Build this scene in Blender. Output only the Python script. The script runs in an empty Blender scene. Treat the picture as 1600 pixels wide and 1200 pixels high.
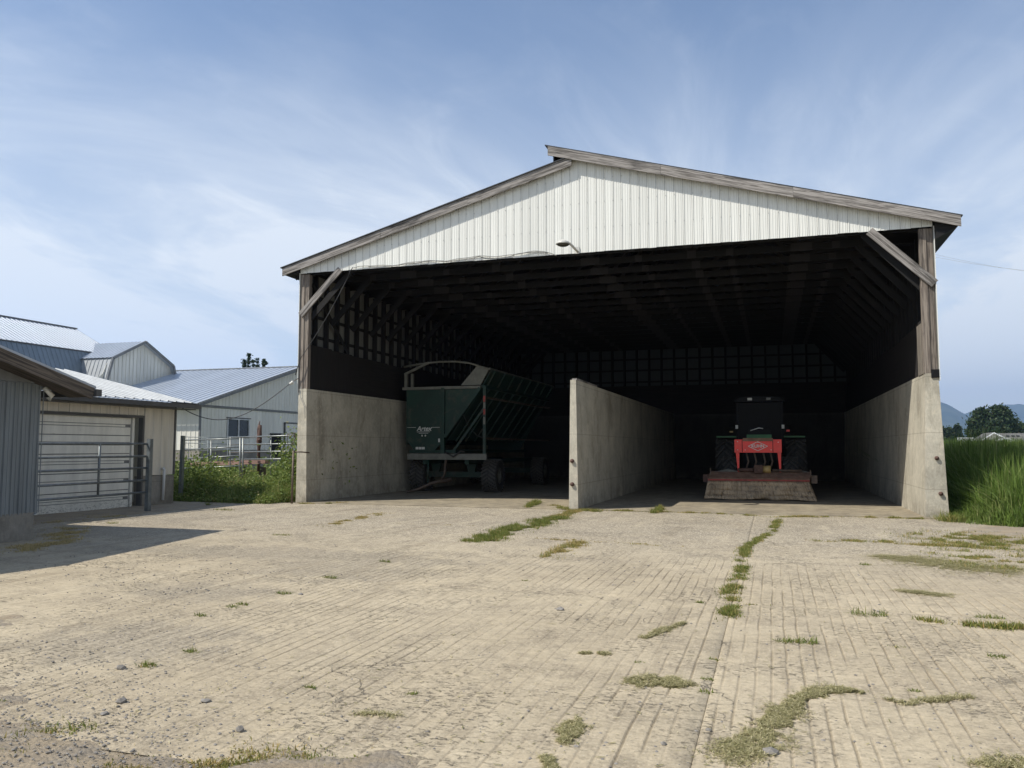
import bpy, math, random
import numpy as np
from mathutils import Vector, Matrix
random.seed(7); RNG = np.random.default_rng(11)
S = bpy.context.scene
COL = S.collection

# ------------------------------------------------------------------ camera
F, PITCH, YAW, ROLL, CAMH = 1262.3, .0786, .3103, .0006, 1.5
def cam_axes():
    cy, sy, cp, sp = math.cos(YAW), math.sin(YAW), math.cos(PITCH), math.sin(PITCH)
    fw = Vector((-sy*cp, cy*cp, sp)); rt = Vector((cy, sy, 0)); up = rt.cross(fw)
    r = rt*math.cos(ROLL)+up*math.sin(ROLL); u = -rt*math.sin(ROLL)+up*math.cos(ROLL)
    return fw, r, u
FW, RT, UP = cam_axes()
cd = bpy.data.cameras.new('camera'); cam = bpy.data.objects.new('camera', cd); COL.objects.link(cam)
cd.sensor_width = 36; cd.lens = F/1600*36; cd.clip_start = .05; cd.clip_end = 20000
M = Matrix((RT, UP, -FW)).transposed().to_4x4(); M.translation = (0, 0, CAMH); cam.matrix_world = M
S.camera = cam

# ------------------------------------------------------------------ light
SUNV = Vector((1.2, 1.0, -1.86)).normalized()          # direction the light travels
sd = bpy.data.lights.new('sun', 'SUN'); sd.energy = 5.0; sd.angle = math.radians(.55); sd.color = (1, .95, .86)
so = bpy.data.objects.new('sun', sd); COL.objects.link(so)
so.rotation_euler = SUNV.to_track_quat('-Z', 'Y').to_euler(); so.location = (-30, -25, 60)
W = bpy.data.worlds.new('World'); S.world = W; W.use_nodes = True
wn, wl = W.node_tree.nodes, W.node_tree.links
wn.clear()
def wnode(t, **k):
    n = wn.new(t)
    for a, b in k.items(): setattr(n, a, b)
    return n
sky = wnode('ShaderNodeTexSky', sky_type='NISHITA', sun_disc=False)
sky.sun_elevation = math.asin(-SUNV.z); sky.sun_rotation = math.atan2(-SUNV.x, -SUNV.y)
sky.air_density = 1.0; sky.dust_density = .3; sky.ozone_density = 3.2
tc = wnode('ShaderNodeTexCoord'); sep = wnode('ShaderNodeSeparateXYZ'); wl.new(tc.outputs['Generated'], sep.inputs[0])
def wm(op, a, b=None, clamp=False):
    n = wnode('ShaderNodeMath', operation=op, use_clamp=clamp)
    for i, v in enumerate((a, b)):
        if v is None: continue
        if hasattr(v, 'is_linked'): wl.new(v, n.inputs[i])
        else: n.inputs[i].default_value = v
    return n.outputs[0]
zc = wm('ADD', wm('MAXIMUM', sep.outputs[2], 0.0), .16)
cx = wm('DIVIDE', sep.outputs[0], zc); cyy = wm('DIVIDE', sep.outputs[1], zc)
cmb = wnode('ShaderNodeCombineXYZ'); wl.new(cx, cmb.inputs[0]); wl.new(cyy, cmb.inputs[1])
def wnoise(scale, det, rough, dist, rot, sc, loc=(0, 0, 0)):
    m0 = wnode('ShaderNodeMapping'); m0.inputs['Rotation'].default_value = (0, 0, rot); wl.new(cmb.outputs[0], m0.inputs[0])
    mp = wnode('ShaderNodeMapping'); mp.inputs['Scale'].default_value = sc
    mp.inputs['Location'].default_value = loc; wl.new(m0.outputs[0], mp.inputs[0])
    n = wnode('ShaderNodeTexNoise'); n.inputs['Scale'].default_value = scale; n.inputs['Detail'].default_value = det
    n.inputs['Roughness'].default_value = rough; n.inputs['Distortion'].default_value = dist
    wl.new(mp.outputs[0], n.inputs['Vector']); return n.outputs[0]
def wramp(v, a, b):
    n = wnode('ShaderNodeMapRange', interpolation_type='SMOOTHSTEP'); wl.new(v, n.inputs[0])
    n.inputs[1].default_value = a; n.inputs[2].default_value = b; return n.outputs[0]
n1 = wnoise(.55, 7, .58, 1.1, -1.15, (1, 1.35, 1), (2.2, .4, 0))      # broad veils
n2 = wnoise(1.5, 9, .64, 1.8, -1.35, (1, 1.8, 1), (8.2, 4.4, 0))      # thin streaks
veil = wramp(n1, .36, .68); wisp = wramp(n2, .45, .8)
cl = wm('ADD', wm('MULTIPLY', veil, .55), wm('MULTIPLY', wisp, .22))
low = wramp(sep.outputs[2], .52, .10)                               # cover thickens towards the horizon, all round
cl = wm('MULTIPLY', cl, wm('ADD', .30, wm('MULTIPLY', low, 1.15)))
cl = wm('ADD', cl, wm('MULTIPLY', low, .54))
cl = wm('MINIMUM', wm('ADD', cl, .06), .92)
mix = wnode('ShaderNodeMixRGB'); wl.new(cl, mix.inputs[0]); wl.new(sky.outputs[0], mix.inputs[1])
mix.inputs[2].default_value = (6.7, 7.1, 7.5, 1)
bg = wnode('ShaderNodeBackground'); bg.inputs[1].default_value = .13; wl.new(mix.outputs[0], bg.inputs[0])
wo = wnode('ShaderNodeOutputWorld'); wl.new(bg.outputs[0], wo.inputs[0])
S.view_settings.view_transform = 'Standard'; S.view_settings.look = 'None'
S.view_settings.exposure = .12; S.view_settings.gamma = 1; S.view_settings.use_curve_mapping = False

# ------------------------------------------------------------------ noise in numpy
_perm = np.random.default_rng(3).random(65536)
def _h(ix, iy): return _perm[(ix*7919+iy*104729+ix*iy*31) & 65535]
def vn(x, y):
    x = np.asarray(x, float); y = np.asarray(y, float)
    ix = np.floor(x).astype(np.int64); iy = np.floor(y).astype(np.int64); fx = x-ix; fy = y-iy
    fx = fx*fx*(3-2*fx); fy = fy*fy*(3-2*fy)
    a = _h(ix, iy)*(1-fx)+_h(ix+1, iy)*fx; b = _h(ix, iy+1)*(1-fx)+_h(ix+1, iy+1)*fx
    return a*(1-fy)+b*fy
def fbm(x, y, o=4):
    s = 0; a = .5; t = 0
    for i in range(o): s = s+a*vn(x*2**i+17*i, y*2**i-9*i); t += a; a *= .5
    return s/t

# ------------------------------------------------------------------ materials
class NT:
    def __init__(self, name):
        self.m = bpy.data.materials.new(name); self.m.use_nodes = True
        self.n, self.l = self.m.node_tree.nodes, self.m.node_tree.links; self.n.clear()
        self.out = self.n.new('ShaderNodeOutputMaterial'); self.b = self.n.new('ShaderNodeBsdfPrincipled')
        self.l.new(self.b.outputs[0], self.out.inputs[0])
    def put(self, s, v):
        if hasattr(v, 'is_linked'): self.l.new(v, s)
        elif isinstance(v, (tuple, list)) and len(v) == 3 and s.type == 'RGBA': s.default_value = (*v, 1)
        else: s.default_value = v
    def node(self, t, ins=None, out=0, **k):
        n = self.n.new(t)
        for a, b in k.items(): setattr(n, a, b)
        for i, v in (ins or {}).items(): self.put(n.inputs[i], v)
        return n.outputs[out]
    def pos(self): return self.node('ShaderNodeNewGeometry')
    def uv(self): return self.node('ShaderNodeTexCoord', out='UV')
    def map(self, v, sc=(1, 1, 1), loc=(0, 0, 0), rot=(0, 0, 0)): return self.node('ShaderNodeMapping', {0: v, 1: loc, 2: rot, 3: sc})
    def noise(self, v, s=1, d=4, r=.55, dist=0): return self.node('ShaderNodeTexNoise', {'Vector': v, 'Scale': s, 'Detail': d, 'Roughness': r, 'Distortion': dist})
    def voro(self, v, s=1, out=0, feature='F1'): return self.node('ShaderNodeTexVoronoi', {'Vector': v, 'Scale': s}, out=out, feature=feature)
    def ramp(self, v, a, b): return self.node('ShaderNodeMapRange', {0: v, 1: a, 2: b}, interpolation_type='SMOOTHSTEP')
    def mr(self, v, a, b, c, d): return self.node('ShaderNodeMapRange', {0: v, 1: a, 2: b, 3: c, 4: d})
    def mix(self, f, a, b, bt='MIX'): return self.node('ShaderNodeMixRGB', {0: f, 1: a, 2: b}, blend_type=bt)
    def math(self, op, a, b=0.0): return self.node('ShaderNodeMath', {0: a, 1: b}, operation=op)
    def rnd(self): return self.node('ShaderNodeObjectInfo', out='Random')
    def sep(self, v, i): return self.node('ShaderNodeSeparateXYZ', {0: v}, out=i)
    def bump(self, h, st=.3, d=.01):
        self.put(self.b.inputs['Normal'], self.node('ShaderNodeBump', {'Height': h, 'Strength': st, 'Distance': d}))
    def done(self, col, rough=.7, metal=0, spec=None):
        self.put(self.b.inputs['Base Color'], col); self.put(self.b.inputs['Roughness'], rough); self.put(self.b.inputs['Metallic'], metal)
        if spec is not None: self.put(self.b.inputs['Specular IOR Level'], spec)
        return self.m
def posof(t): return t.node('ShaderNodeNewGeometry')
def plain(name, col, rough=.6, metal=0, var=.25, scale=3, dirt=None, bump=0):
    t = NT(name); p = posof(t); n = t.noise(p, scale, 6, .65)
    k = t.mr(n, .3, .7, 1-var, 1+var)
    c = t.mix(1, col, t.node('ShaderNodeCombineXYZ', {0: k, 1: k, 2: k}), 'MULTIPLY')
    if dirt:
        d = t.ramp(t.noise(p, scale*2.3, 8, .7, .5), .5, .72); c = t.mix(t.math('MULTIPLY', d, dirt[1]), c, dirt[0])
    if bump: t.bump(t.noise(p, 60, 4), bump, .004)
    return t.done(c, rough, metal)
def wood(name, a, b, dark=.35, bumpk=.6):
    t = NT(name); uv = t.uv(); r = t.rnd()
    off = t.node('ShaderNodeCombineXYZ', {0: t.math('MULTIPLY', r, 37.0), 1: t.math('MULTIPLY', r, 11.0), 2: r})
    v = t.node('ShaderNodeVectorMath', {0: uv, 1: off}, operation='ADD')
    g = t.noise(t.map(v, (1.3, 34, 1)), 1, 7, .65, .6); g2 = t.noise(t.map(v, (1.1, 5, 1)), 1, 5, .6)
    c = t.mix(t.ramp(g, .38, .60), a, b); c = t.mix(t.math('MULTIPLY', t.ramp(g2, .52, .68), dark), c, (.02, .018, .016))
    k = t.mr(r, 0, 1, .75, 1.2); c = t.mix(1, c, t.node('ShaderNodeCombineXYZ', {0: k, 1: k, 2: k}), 'MULTIPLY')
    t.bump(g, bumpk, .006); return t.done(c, .85)
def concrete(name, base, stain=.6):
    t = NT(name); p = posof(t)
    n = t.noise(p, .9, 8, .65); n2 = t.noise(p, 7, 6, .7); st = t.noise(t.map(p, (1.6, 1.6, .55)), 1, 8, .72, .6)
    k = t.mr(n, .3, .7, .72, 1.2); c = t.mix(1, base, t.node('ShaderNodeCombineXYZ', {0: k, 1: k, 2: t.math('MULTIPLY', k, .97)}), 'MULTIPLY')
    c = t.mix(t.math('MULTIPLY', t.ramp(st, .46, .72), stain), c, (base[0]*.42, base[1]*.40, base[2]*.36))
    c = t.mix(t.math('MULTIPLY', t.ramp(n2, .5, .7), .5), c, (base[0]*1.3, base[1]*1.25, base[2]*1.15))
    n4 = t.noise(t.map(p, (22, 22, 9)), 1, 8, .8); k4 = t.mr(n4, .3, .7, .78, 1.15); c = t.mix(1, c, t.node('ShaderNodeCombineXYZ', {0: k4, 1: k4, 2: k4}), 'MULTIPLY')
    pit = t.ramp(t.math('ADD', t.voro(p, 34), t.math('MULTIPLY', t.noise(p, 7, 3), .5)), .20, .30); c = t.mix(t.math('MULTIPLY', t.math('SUBTRACT', 1.0, pit), .22), c, (.08, .075, .065))
    z = t.sep(p, 2); fl = t.math('ABSOLUTE', t.math('SUBTRACT', t.math('FRACT', t.math('MULTIPLY', z, .82)), .5)); c = t.mix(t.math('MULTIPLY', t.ramp(fl, .012, .002), .35), c, (.10, .09, .07))
    ba = t.math('MULTIPLY', t.ramp(z, .55, .0), t.ramp(t.noise(p, 3, 8, .75), .38, .62)); c = t.mix(t.math('MULTIPLY', ba, .55), c, (.14, .12, .09))
    t.bump(t.math('ADD', t.noise(p, 30, 8, .7), t.math('MULTIPLY', pit, .6)), .7, .008); return t.done(c, .9)
def sheet(name, col, rough=.45, rust=0.0, metal=0.0, streak=.25):
    t = NT(name); p = posof(t); r = t.rnd()
    n = t.noise(t.map(p, (5, 5, .5)), 1, 6, .6); k = t.mr(n, .3, .7, 1-streak*.6, 1+streak*.25)
    kk = t.math('MULTIPLY', k, t.mr(r, 0, 1, .95, 1.04))
    c = t.mix(1, col, t.node('ShaderNodeCombineXYZ', {0: kk, 1: kk, 2: kk}), 'MULTIPLY')
    d = t.ramp(t.noise(p, 6, 8, .75, .4), .6, .78); c = t.mix(t.math('MULTIPLY', d, rust), c, (.16, .12, .08))
    return t.done(c, rough, metal)
def doorm():
    t = NT('dirty overhead door'); p = posof(t); n = t.noise(t.map(p, (4, 4, .8)), 1, 6, .65); k = t.mr(n, .3, .7, .8, 1.05); c = t.mix(1, (.78, .76, .68), t.node('ShaderNodeCombineXYZ', {0: k, 1: k, 2: k}), 'MULTIPLY')
    z = t.sep(p, 2); m = t.math('MULTIPLY', t.ramp(z, .34, .02), t.ramp(t.noise(t.map(p, (14, 14, 40)), 1, 8, .85), .50, .62)); m2 = t.ramp(t.noise(t.map(p, (3, 3, 14)), 1, 8, .75), .62, .72)
    c = t.mix(t.math('MAXIMUM', m, t.math('MULTIPLY', m2, .35)), c, (.10, .085, .065)); return t.done(c, .5)
def leafm(name, ca, cb, cc, rough=.55):
    t = NT(name); a = t.node('ShaderNodeVertexColor', layer_name='tint')
    v = t.node('ShaderNodeSeparateColor', {0: a}, out=0); w = t.node('ShaderNodeSeparateColor', {0: a}, out=1)
    c = t.mix(v, ca, cb); c = t.mix(w, c, cc)
    m = t.done(c, rough, spec=.3)
    tr = t.n.new('ShaderNodeBsdfTranslucent'); t.l.new(c, tr.inputs[0])
    ms = t.n.new('ShaderNodeMixShader'); ms.inputs[0].default_value = .35
    t.l.new(t.b.outputs[0], ms.inputs[1]); t.l.new(tr.outputs[0], ms.inputs[2]); t.l.new(ms.outputs[0], t.out.inputs[0]); return m

def slab_mat():
    t = NT('yard concrete'); p = posof(t); x = t.sep(p, 0); y = t.sep(p, 1)
    big = t.noise(p, .33, 7, .62); mid = t.noise(p, 2.1, 8, .7); fine = t.noise(p, 38, 6, .75)
    base = t.mix(t.ramp(big, .35, .68), (.40, .33, .222), (.49, .41, .28))
    base = t.mix(t.math('MULTIPLY', t.ramp(mid, .46, .70), .6), base, (.27, .215, .14))
    g3 = t.noise(p, 9, 10, .8); k3 = t.mr(g3, .3, .7, .72, 1.22); base = t.mix(1, base, t.node('ShaderNodeCombineXYZ', {0: k3, 1: k3, 2: k3}), 'MULTIPLY')
    # exposed aggregate, more towards the barn and on worn areas
    ag = t.math('ADD', t.mr(y, 9.5, 14.5, 0, .75), t.mr(mid, .35, .7, -.05, .4))
    ag = t.node('ShaderNodeClamp', {0: ag})
    st = t.voro(p, 46, out=1); sv = t.node('ShaderNodeSeparateColor', {0: st}, out=0)
    cell = t.mix(t.ramp(sv, .15, .9), (.15, .135, .11), (.62, .54, .41)); d = t.voro(p, 46)
    cell = t.mix(t.ramp(d, .45, .75), cell, (.16, .14, .11))
    c = t.mix(t.math('MULTIPLY', ag, .72), base, cell)
    sp = t.ramp(t.noise(p, 42, 4, .85), .56, .70); c = t.mix(t.math('MULTIPLY', sp, .62), c, (.13, .11, .085))
    sp2 = t.ramp(t.noise(t.map(p, loc=(9, 3, 1)), 36, 4, .85), .58, .72); c = t.mix(t.math('MULTIPLY', sp2, .5), c, (.62, .56, .45))
    # grey gravelly stain areas lower left
    def blob(cx, cy, rx, ry, rot=0.0):
        v = t.map(p, (1, 1, 0), (-cx, -cy, 0)); v = t.map(v, (1/rx, 1/ry, 0), (0, 0, 0), (0, 0, rot))
        L = t.node('ShaderNodeVectorMath', {0: v}, out='Value', operation='LENGTH')
        return t.ramp(t.math('ADD', L, t.mr(t.noise(p, 2.2, 10, .82), .2, .8, -1.2, 1.2)), 1.15, .45)
    s = t.math('MAXIMUM', blob(-5.7, 7.2, .9, .6), blob(-4.8, 5.2, 1.0, .8)); s = t.math('MAXIMUM', s, blob(-6.6, 10, 3.6, .8)); s = t.math('MAXIMUM', s, t.math('MULTIPLY', blob(-5.2, 9.0, 1.4, 1.0), .9)); s = t.math('MAXIMUM', s, t.math('MULTIPLY', t.ramp(t.noise(t.map(p, (.55, .9, 1)), 1, 9, .8, .8), .56, .68), .35))
    s = t.math('MAXIMUM', s, t.math('MULTIPLY', blob(-12, 12.5, 1.6, 3.2), .8))
    c = t.mix(t.math('MULTIPLY', s, .62), c, t.mix(t.ramp(sv, .2, .9), (.18, .155, .115), (.34, .29, .215)))
    tk = t.noise(t.map(p, (2.6, .22, 1)), 1, 6, .65, .3); c = t.mix(t.math('MULTIPLY', t.ramp(tk, .54, .68), .32), c, (.22, .175, .115)); c = t.mix(t.math('MULTIPLY', t.ramp(t.noise(t.map(p, (1.8, .3, 1), (4, 2, 0)), 1, 6, .65, .3), .56, .7), .35), c, (.55, .47, .33))
    pm = t.math('MULTIPLY', t.ramp(t.noise(t.map(p, (16, 30, 16)), 1, 9, .8, .4), .545, .60), t.math('ADD', .12, t.ramp(t.noise(p, .8, 6, .7), .48, .62))); c = t.mix(t.math('MULTIPLY', pm, .5), c, (.15, .125, .09))
    # hairline cracks
    cr = t.voro(t.node('ShaderNodeVectorMath', {0: p, 1: t.node('ShaderNodeTexNoise', {'Vector': p, 'Scale': 2.5, 'Detail': 8.0}, out=1)}, operation='ADD'), .42, feature='DISTANCE_TO_EDGE')
    crk = t.math('MULTIPLY', t.ramp(cr, .005, .001), t.ramp(t.noise(p, .7, 3), .48, .6)); c = t.mix(t.math('MULTIPLY', crk, .55), c, (.10, .085, .065))
    # darker tone in the scored grooves
    gv = t.node('ShaderNodeAttribute', out='Fac', attribute_name='groove')
    c = t.mix(t.math('MULTIPLY', gv, .62), c, (.17, .14, .095))
    h = t.math('ADD', t.math('MULTIPLY', fine, .6), t.math('MULTIPLY', t.math('MULTIPLY', d, ag), -.9)); h = t.math('SUBTRACT', h, t.math('ADD', crk, pm))
    t.bump(h, 1.0, .010); return t.done(c, .94)
def dirt_mat(name, a, b, grav):
    t = NT(name); p = posof(t); n = t.noise(p, 1.3, 8, .7); st = t.voro(p, 34, out=1); sv = t.node('ShaderNodeSeparateColor', {0: st}, out=0)
    c = t.mix(t.ramp(n, .35, .65), a, b); c = t.mix(t.math('MULTIPLY', t.ramp(t.noise(p, 3, 6, .7), .42, .62), .6), c, t.mix(sv, (.12, .11, .10), grav))
    t.bump(t.math('ADD', t.noise(p, 24, 8, .8), t.math('MULTIPLY', t.voro(p, 34), -.6)), .9, .02); return t.done(c, .95)

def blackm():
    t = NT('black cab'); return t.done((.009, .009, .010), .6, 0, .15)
def cabglass():
    t = NT('dusty cab glass'); return t.done((.004, .004, .005), .35, 0, .08)
MT = dict(
 slab=slab_mat(), dirt=dirt_mat('dry dirt', (.29, .23, .155), (.38, .31, .21), (.35, .31, .25)),
 soil=dirt_mat('field soil', (.10, .09, .05), (.07, .09, .035), (.13, .12, .09)),
 conc=concrete('old concrete', (.47, .435, .36), .75), conc_shade=concrete('shaded concrete', (.045, .042, .038), .7), floor=concrete('barn floor concrete', (.33, .28, .20), .8), found=concrete('foundation concrete', (.27, .25, .22), .7),
 rake=wood('grey weathered fir', (.09, .08, .07), (.33, .305, .28), .8), rake_dark=wood('dark weathered fir', (.04, .032, .026), (.13, .105, .08), .5),
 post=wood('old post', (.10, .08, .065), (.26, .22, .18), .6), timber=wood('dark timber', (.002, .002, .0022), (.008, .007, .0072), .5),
 band=wood('shaded boards', (.005, .004, .004), (.018, .013, .011), .5), plate=plain('gusset plywood', (.022, .020, .021), .8), pad=wood('sunlit boards', (.10, .085, .07), (.24, .21, .17), .4),  # band has the barn's shade painted into its colour, pad the sunlight
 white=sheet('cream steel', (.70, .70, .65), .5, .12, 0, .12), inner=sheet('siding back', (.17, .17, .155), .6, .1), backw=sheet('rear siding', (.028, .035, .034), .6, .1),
 grayw=sheet('off white steel', (.74, .72, .64), .5, .18), cream=sheet('aged cream steel', (.64, .59, .50), .5, .5, 0, .4), door=doorm(),
 blue=sheet('grey blue steel', (.20, .22, .225), .5, .35, 0, .5), roofs=sheet('bright steel roof', (.31, .33, .345), .5, .12, .1, .3),
 roofb=sheet('steel roof', (.46, .50, .55), .35, .12, .3, .2), roof_shade=sheet('shaded steel roof', (.20, .24, .275), .4, .1, .2, .2), black=plain('roof edge', (.02, .022, .025), .5),
 trim=plain('dark trim', (.075, .075, .075), .5), trimg=plain('grey trim', (.16, .165, .165), .5), galv=plain('galvanised pipe', (.21, .22, .21), .42, .6, .3, 8), galvd=plain('dull galvanised', (.17, .19, .195), .5, .5, .3, 8),
 rust=plain('rusty steel', (.085, .045, .032), .8, 0, .4, 14), rustd=plain('dark rusty pipe', (.14, .105, .08), .7, .2, .4, 14), pvc=plain('white pvc', (.62, .62, .6), .4, 0, .1),
 cable=plain('cable', (.03, .03, .03), .5), cablew=plain('grey cable', (.30, .30, .28), .5), porc=plain('porcelain', (.6, .58, .52), .3),
 glass=plain('window glass', (.02, .028, .03), .06), cabglass=cabglass(), frame=plain('white frame', (.62, .63, .62), .4), lampm=plain('lamp housing', (.50, .49, .45), .4, 0, .15, 12), lens=plain('lamp lens', (.05, .048, .035), .25),
 green=plain('dark green paint', (.007, .030, .020), .6, 0, .35, 1.1, ((.075, .062, .045), .85)), greenl=plain('green paint', (.022, .12, .035), .5), red=plain('red paint', (.75, .035, .025), .38, 0, .15, 5, ((.2, .12, .09), .25)),
 frameg=plain('grey frame paint', (.15, .15, .125), .6, 0, .3, 4, ((.12, .10, .08), .7)), rubber=plain('tyre rubber', (.028, .028, .027), .85, 0, .3, 9, ((.13, .11, .085), .8)), lug=plain('dusty tyre lugs', (.065, .06, .052), .9, 0, .3, 6), rim=plain('wheel rim', (.13, .13, .11), .6, 0, .3, 8),
 canvas=plain('dirty canvas', (.42, .32, .21), .9, 0, .35, 2.5, ((.08, .06, .04), .95)), redd=plain('faded red paint', (.30, .04, .03), .6, 0, .4, 5, ((.14, .1, .07), .8)), mech=plain('oily steel', (.10, .07, .05), .6, .2, .4, 9), yellow=plain('faded yellow cover', (.34, .24, .09), .6),
 decal=plain('white decal', (.55, .55, .51), .5, 0, .05), cabm=blackm(), deckm=plain('mud caked deck', (.19, .115, .075), .9, 0, .4, 5, ((.25, .03, .02), .35)),
 stone=plain('grey stone', (.20, .185, .165), .9, 0, .4, 20), bark=plain('bark', (.09, .07, .05), .9), shingle=plain('grey shingles', (.13, .125, .115), .9, 0, .3, 2), wallc=plain('pale wall', (.55, .52, .42), .7),
 ramp=wood('ramp boards', (.16, .09, .07), (.34, .22, .18), .3),
 grass=leafm('weed grass', (.095, .14, .028), (.21, .235, .05), (.46, .34, .14)), dry=leafm('dry grass', (.42, .30, .12), (.30, .27, .09), (.5, .40, .2)),
 field=leafm('field grass', (.065, .115, .018), (.16, .24, .045), (.36, .36, .15)), weed=leafm('broad weeds', (.095, .15, .03), (.23, .28, .07), (.42, .36, .16)),
 clip=leafm('grass clippings', (.42, .37, .19), (.20, .20, .08), (.62, .55, .34), .8), conif=leafm('conifer needles', (.022, .05, .018), (.05, .075, .022), (.09, .07, .03)), poplar=leafm('poplar leaves', (.02, .045, .022), (.045, .075, .03), (.06, .06, .03)),
)
def hill_mat():
    t = NT('forested slope'); p = posof(t); n = t.noise(p, .005, 8, .7)
    return t.done(t.mix(t.ramp(n, .35, .65), (.030, .050, .032), (.065, .085, .05)), .95)
MT['hill'] = hill_mat()

# ------------------------------------------------------------------ mesh builder
class MB:
    def __init__(s): s.v = []; s.f = []; s.uv = []; s.sm = []
    def face(s, pts, uv=None, sm=False):
        b = len(s.v); s.v += [tuple(p) for p in pts]; s.f.append(tuple(range(b, b+len(pts)))); s.sm.append(sm)
        s.uv += list(uv) if uv else [(p[0], p[2] if len(p) > 2 else 0) for p in pts]
        return s
    def beam(s, a, b, w, h, up=(0, 0, 1), taper=1.0):
        a, b = Vector(a), Vector(b); d = b-a; L = d.length; d.normalize(); up = Vector(up)
        if abs(d.dot(up)) > .98: up = Vector((0, 1, 0))
        x = d.cross(up).normalized(); z = x.cross(d).normalized()
        def ring(c, k): return [c+x*(sx*w*k/2)+z*(sz*h*k/2) for sx, sz in ((-1, -1), (1, -1), (1, 1), (-1, 1))]
        A, B = ring(a, 1), ring(b, taper)
        dims = (w, h, w, h); acc = 0
        for i in range(4):
            j = (i+1) % 4; s.face([A[i], A[j], B[j], B[i]], [(0, acc), (0, acc+dims[i]), (L, acc+dims[i]), (L, acc)]); acc += dims[i]
        s.face([A[3], A[2], A[1], A[0]], [(0, 0), (w, 0), (w, h), (0, h)]); s.face([B[0], B[1], B[2], B[3]], [(0, 0), (w, 0), (w, h), (0, h)])
        return s
    def box(s, x0, y0, z0, x1, y1, z1):
        dx, dy, dz = x1-x0, y1-y0, z1-z0
        c = lambda a, b, k: (x0 if a == 0 else x1, y0 if b == 0 else y1, z0 if k == 0 else z1)
        for q, (u, v) in (((0, 0, 0), (1, 0, 0), (1, 0, 1), (0, 0, 1)), (dx, dz)), (((1, 1, 0), (0, 1, 0), (0, 1, 1), (1, 1, 1)), (dx, dz)), \
                (((1, 0, 0), (1, 1, 0), (1, 1, 1), (1, 0, 1)), (dy, dz)), (((0, 1, 0), (0, 0, 0), (0, 0, 1), (0, 1, 1)), (dy, dz)), \
                (((0, 0, 1), (1, 0, 1), (1, 1, 1), (0, 1, 1)), (dx, dy)), (((0, 1, 0), (1, 1, 0), (1, 0, 0), (0, 0, 0)), (dx, dy)):
            if v >= u: t = [(0, 0), (0, u), (v, u), (v, 0)]
            else: t = [(0, 0), (u, 0), (u, v), (0, v)]
            s.face([c(*k) for k in q], t)
        return s
    def prism(s, poly, ext):
        e = Vector(ext); P = [Vector(p) for p in poly]; n = Vector((0, 0, 0))
        for i in range(len(P)): n += P[i].cross(P[(i+1) % len(P)])
        if n.dot(e) > 0: P = P[::-1]
        Q = [p+e for p in P]; s.face(P); s.face(Q[::-1])
        for i in range(len(P)):
            j = (i+1) % len(P); L = (P[j]-P[i]).length; s.face([P[j], P[i], Q[i], Q[j]], [(L, 0), (0, 0), (0, e.length), (L, e.length)])
        return s
    def tube(s, pts, r, n=7, cap=True, sm=True):
        pts = [Vector(p) for p in pts]; R = r if isinstance(r, (list, tuple)) else [r]*len(pts); rings = []
        for i, p in enumerate(pts):
            d = (pts[min(i+1, len(pts)-1)]-pts[max(i-1, 0)]).normalized(); up = Vector((0, 0, 1)) if abs(d.z) < .9 else Vector((0, 1, 0))
            x = d.cross(up).normalized(); z = x.cross(d)
            rings.append([p+(x*math.cos(t)+z*math.sin(t))*R[i] for t in [2*math.pi*k/n for k in range(n)]])
        b = len(s.v)
        for g in rings:
            for p in g: s.v.append(tuple(p)); s.uv.append(None)
        s.uv = [u for u in s.uv if u is not None]
        for i in range(len(rings)-1):
            for k in range(n):
                q = (b+i*n+k, b+i*n+(k+1) % n, b+(i+1)*n+(k+1) % n, b+(i+1)*n+k); s.f.append(q); s.sm.append(sm); s.uv += [(i, k/n), (i, (k+1)/n), (i+1, (k+1)/n), (i+1, k/n)]
        if cap:
            for i, rev in ((0, 0), (len(rings)-1, 1)):
                q = [b+i*n+k for k in range(n)]; q = q if rev else q[::-1]; s.f.append(tuple(q)); s.sm.append(False); s.uv += [(0, 0)]*n
        return s
    def lathe(s, c, axis, prof, n=20, sm=True):
        c = Vector(c); a = Vector(axis).normalized(); up = Vector((0, 0, 1)) if abs(a.z) < .9 else Vector((1, 0, 0)); x = a.cross(up).normalized(); y = a.cross(x)
        b = len(s.v); m = len(prof)
        for k in range(n):
            t = 2*math.pi*k/n
            for (r, h) in prof: s.v.append(tuple(c+a*h+(x*math.cos(t)+y*math.sin(t))*r))
        for k in range(n):
            for i in range(m-1):
                k2 = (k+1) % n; s.f.append((b+k*m+i, b+k2*m+i, b+k2*m+i+1, b+k*m+i+1)); s.sm.append(sm); s.uv += [(0, 0)]*4
        return s
    def build(s, name, mat, parent=None, loc=None):
        me = bpy.data.meshes.new(name); o = Vector(parent['_o']) if parent is not None and '_o' in parent else Vector(loc or (0, 0, 0))
        me.from_pydata([tuple(Vector(p)-o) for p in s.v], [], s.f); me.polygons.foreach_set('use_smooth', s.sm)
        if len(s.uv) == len(me.loops):
            u = me.uv_layers.new(name='UVMap'); u.data.foreach_set('uv', [c for p in s.uv for c in p])
        me.materials.append(mat); ob = bpy.data.objects.new(name, me); COL.objects.link(ob)
        if parent is not None:
            ob.parent = parent; ob['_o'] = list(o)
        else:
            ob.location = o; ob['_o'] = list(o)
        return ob
def thing(name, label, cat, loc=(0, 0, 0), group=None, kind=None):
    o = bpy.data.objects.new(name, None); COL.objects.link(o); o.location = loc; o['_o'] = list(loc); o.empty_display_size = .2
    tag(o, label, cat, group, kind); return o
def tag(o, label=None, cat=None, group=None, kind=None):
    for k, v in (('label', label), ('category', cat), ('group', group), ('kind', kind)):
        if v: o[k] = v
    return o
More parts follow.
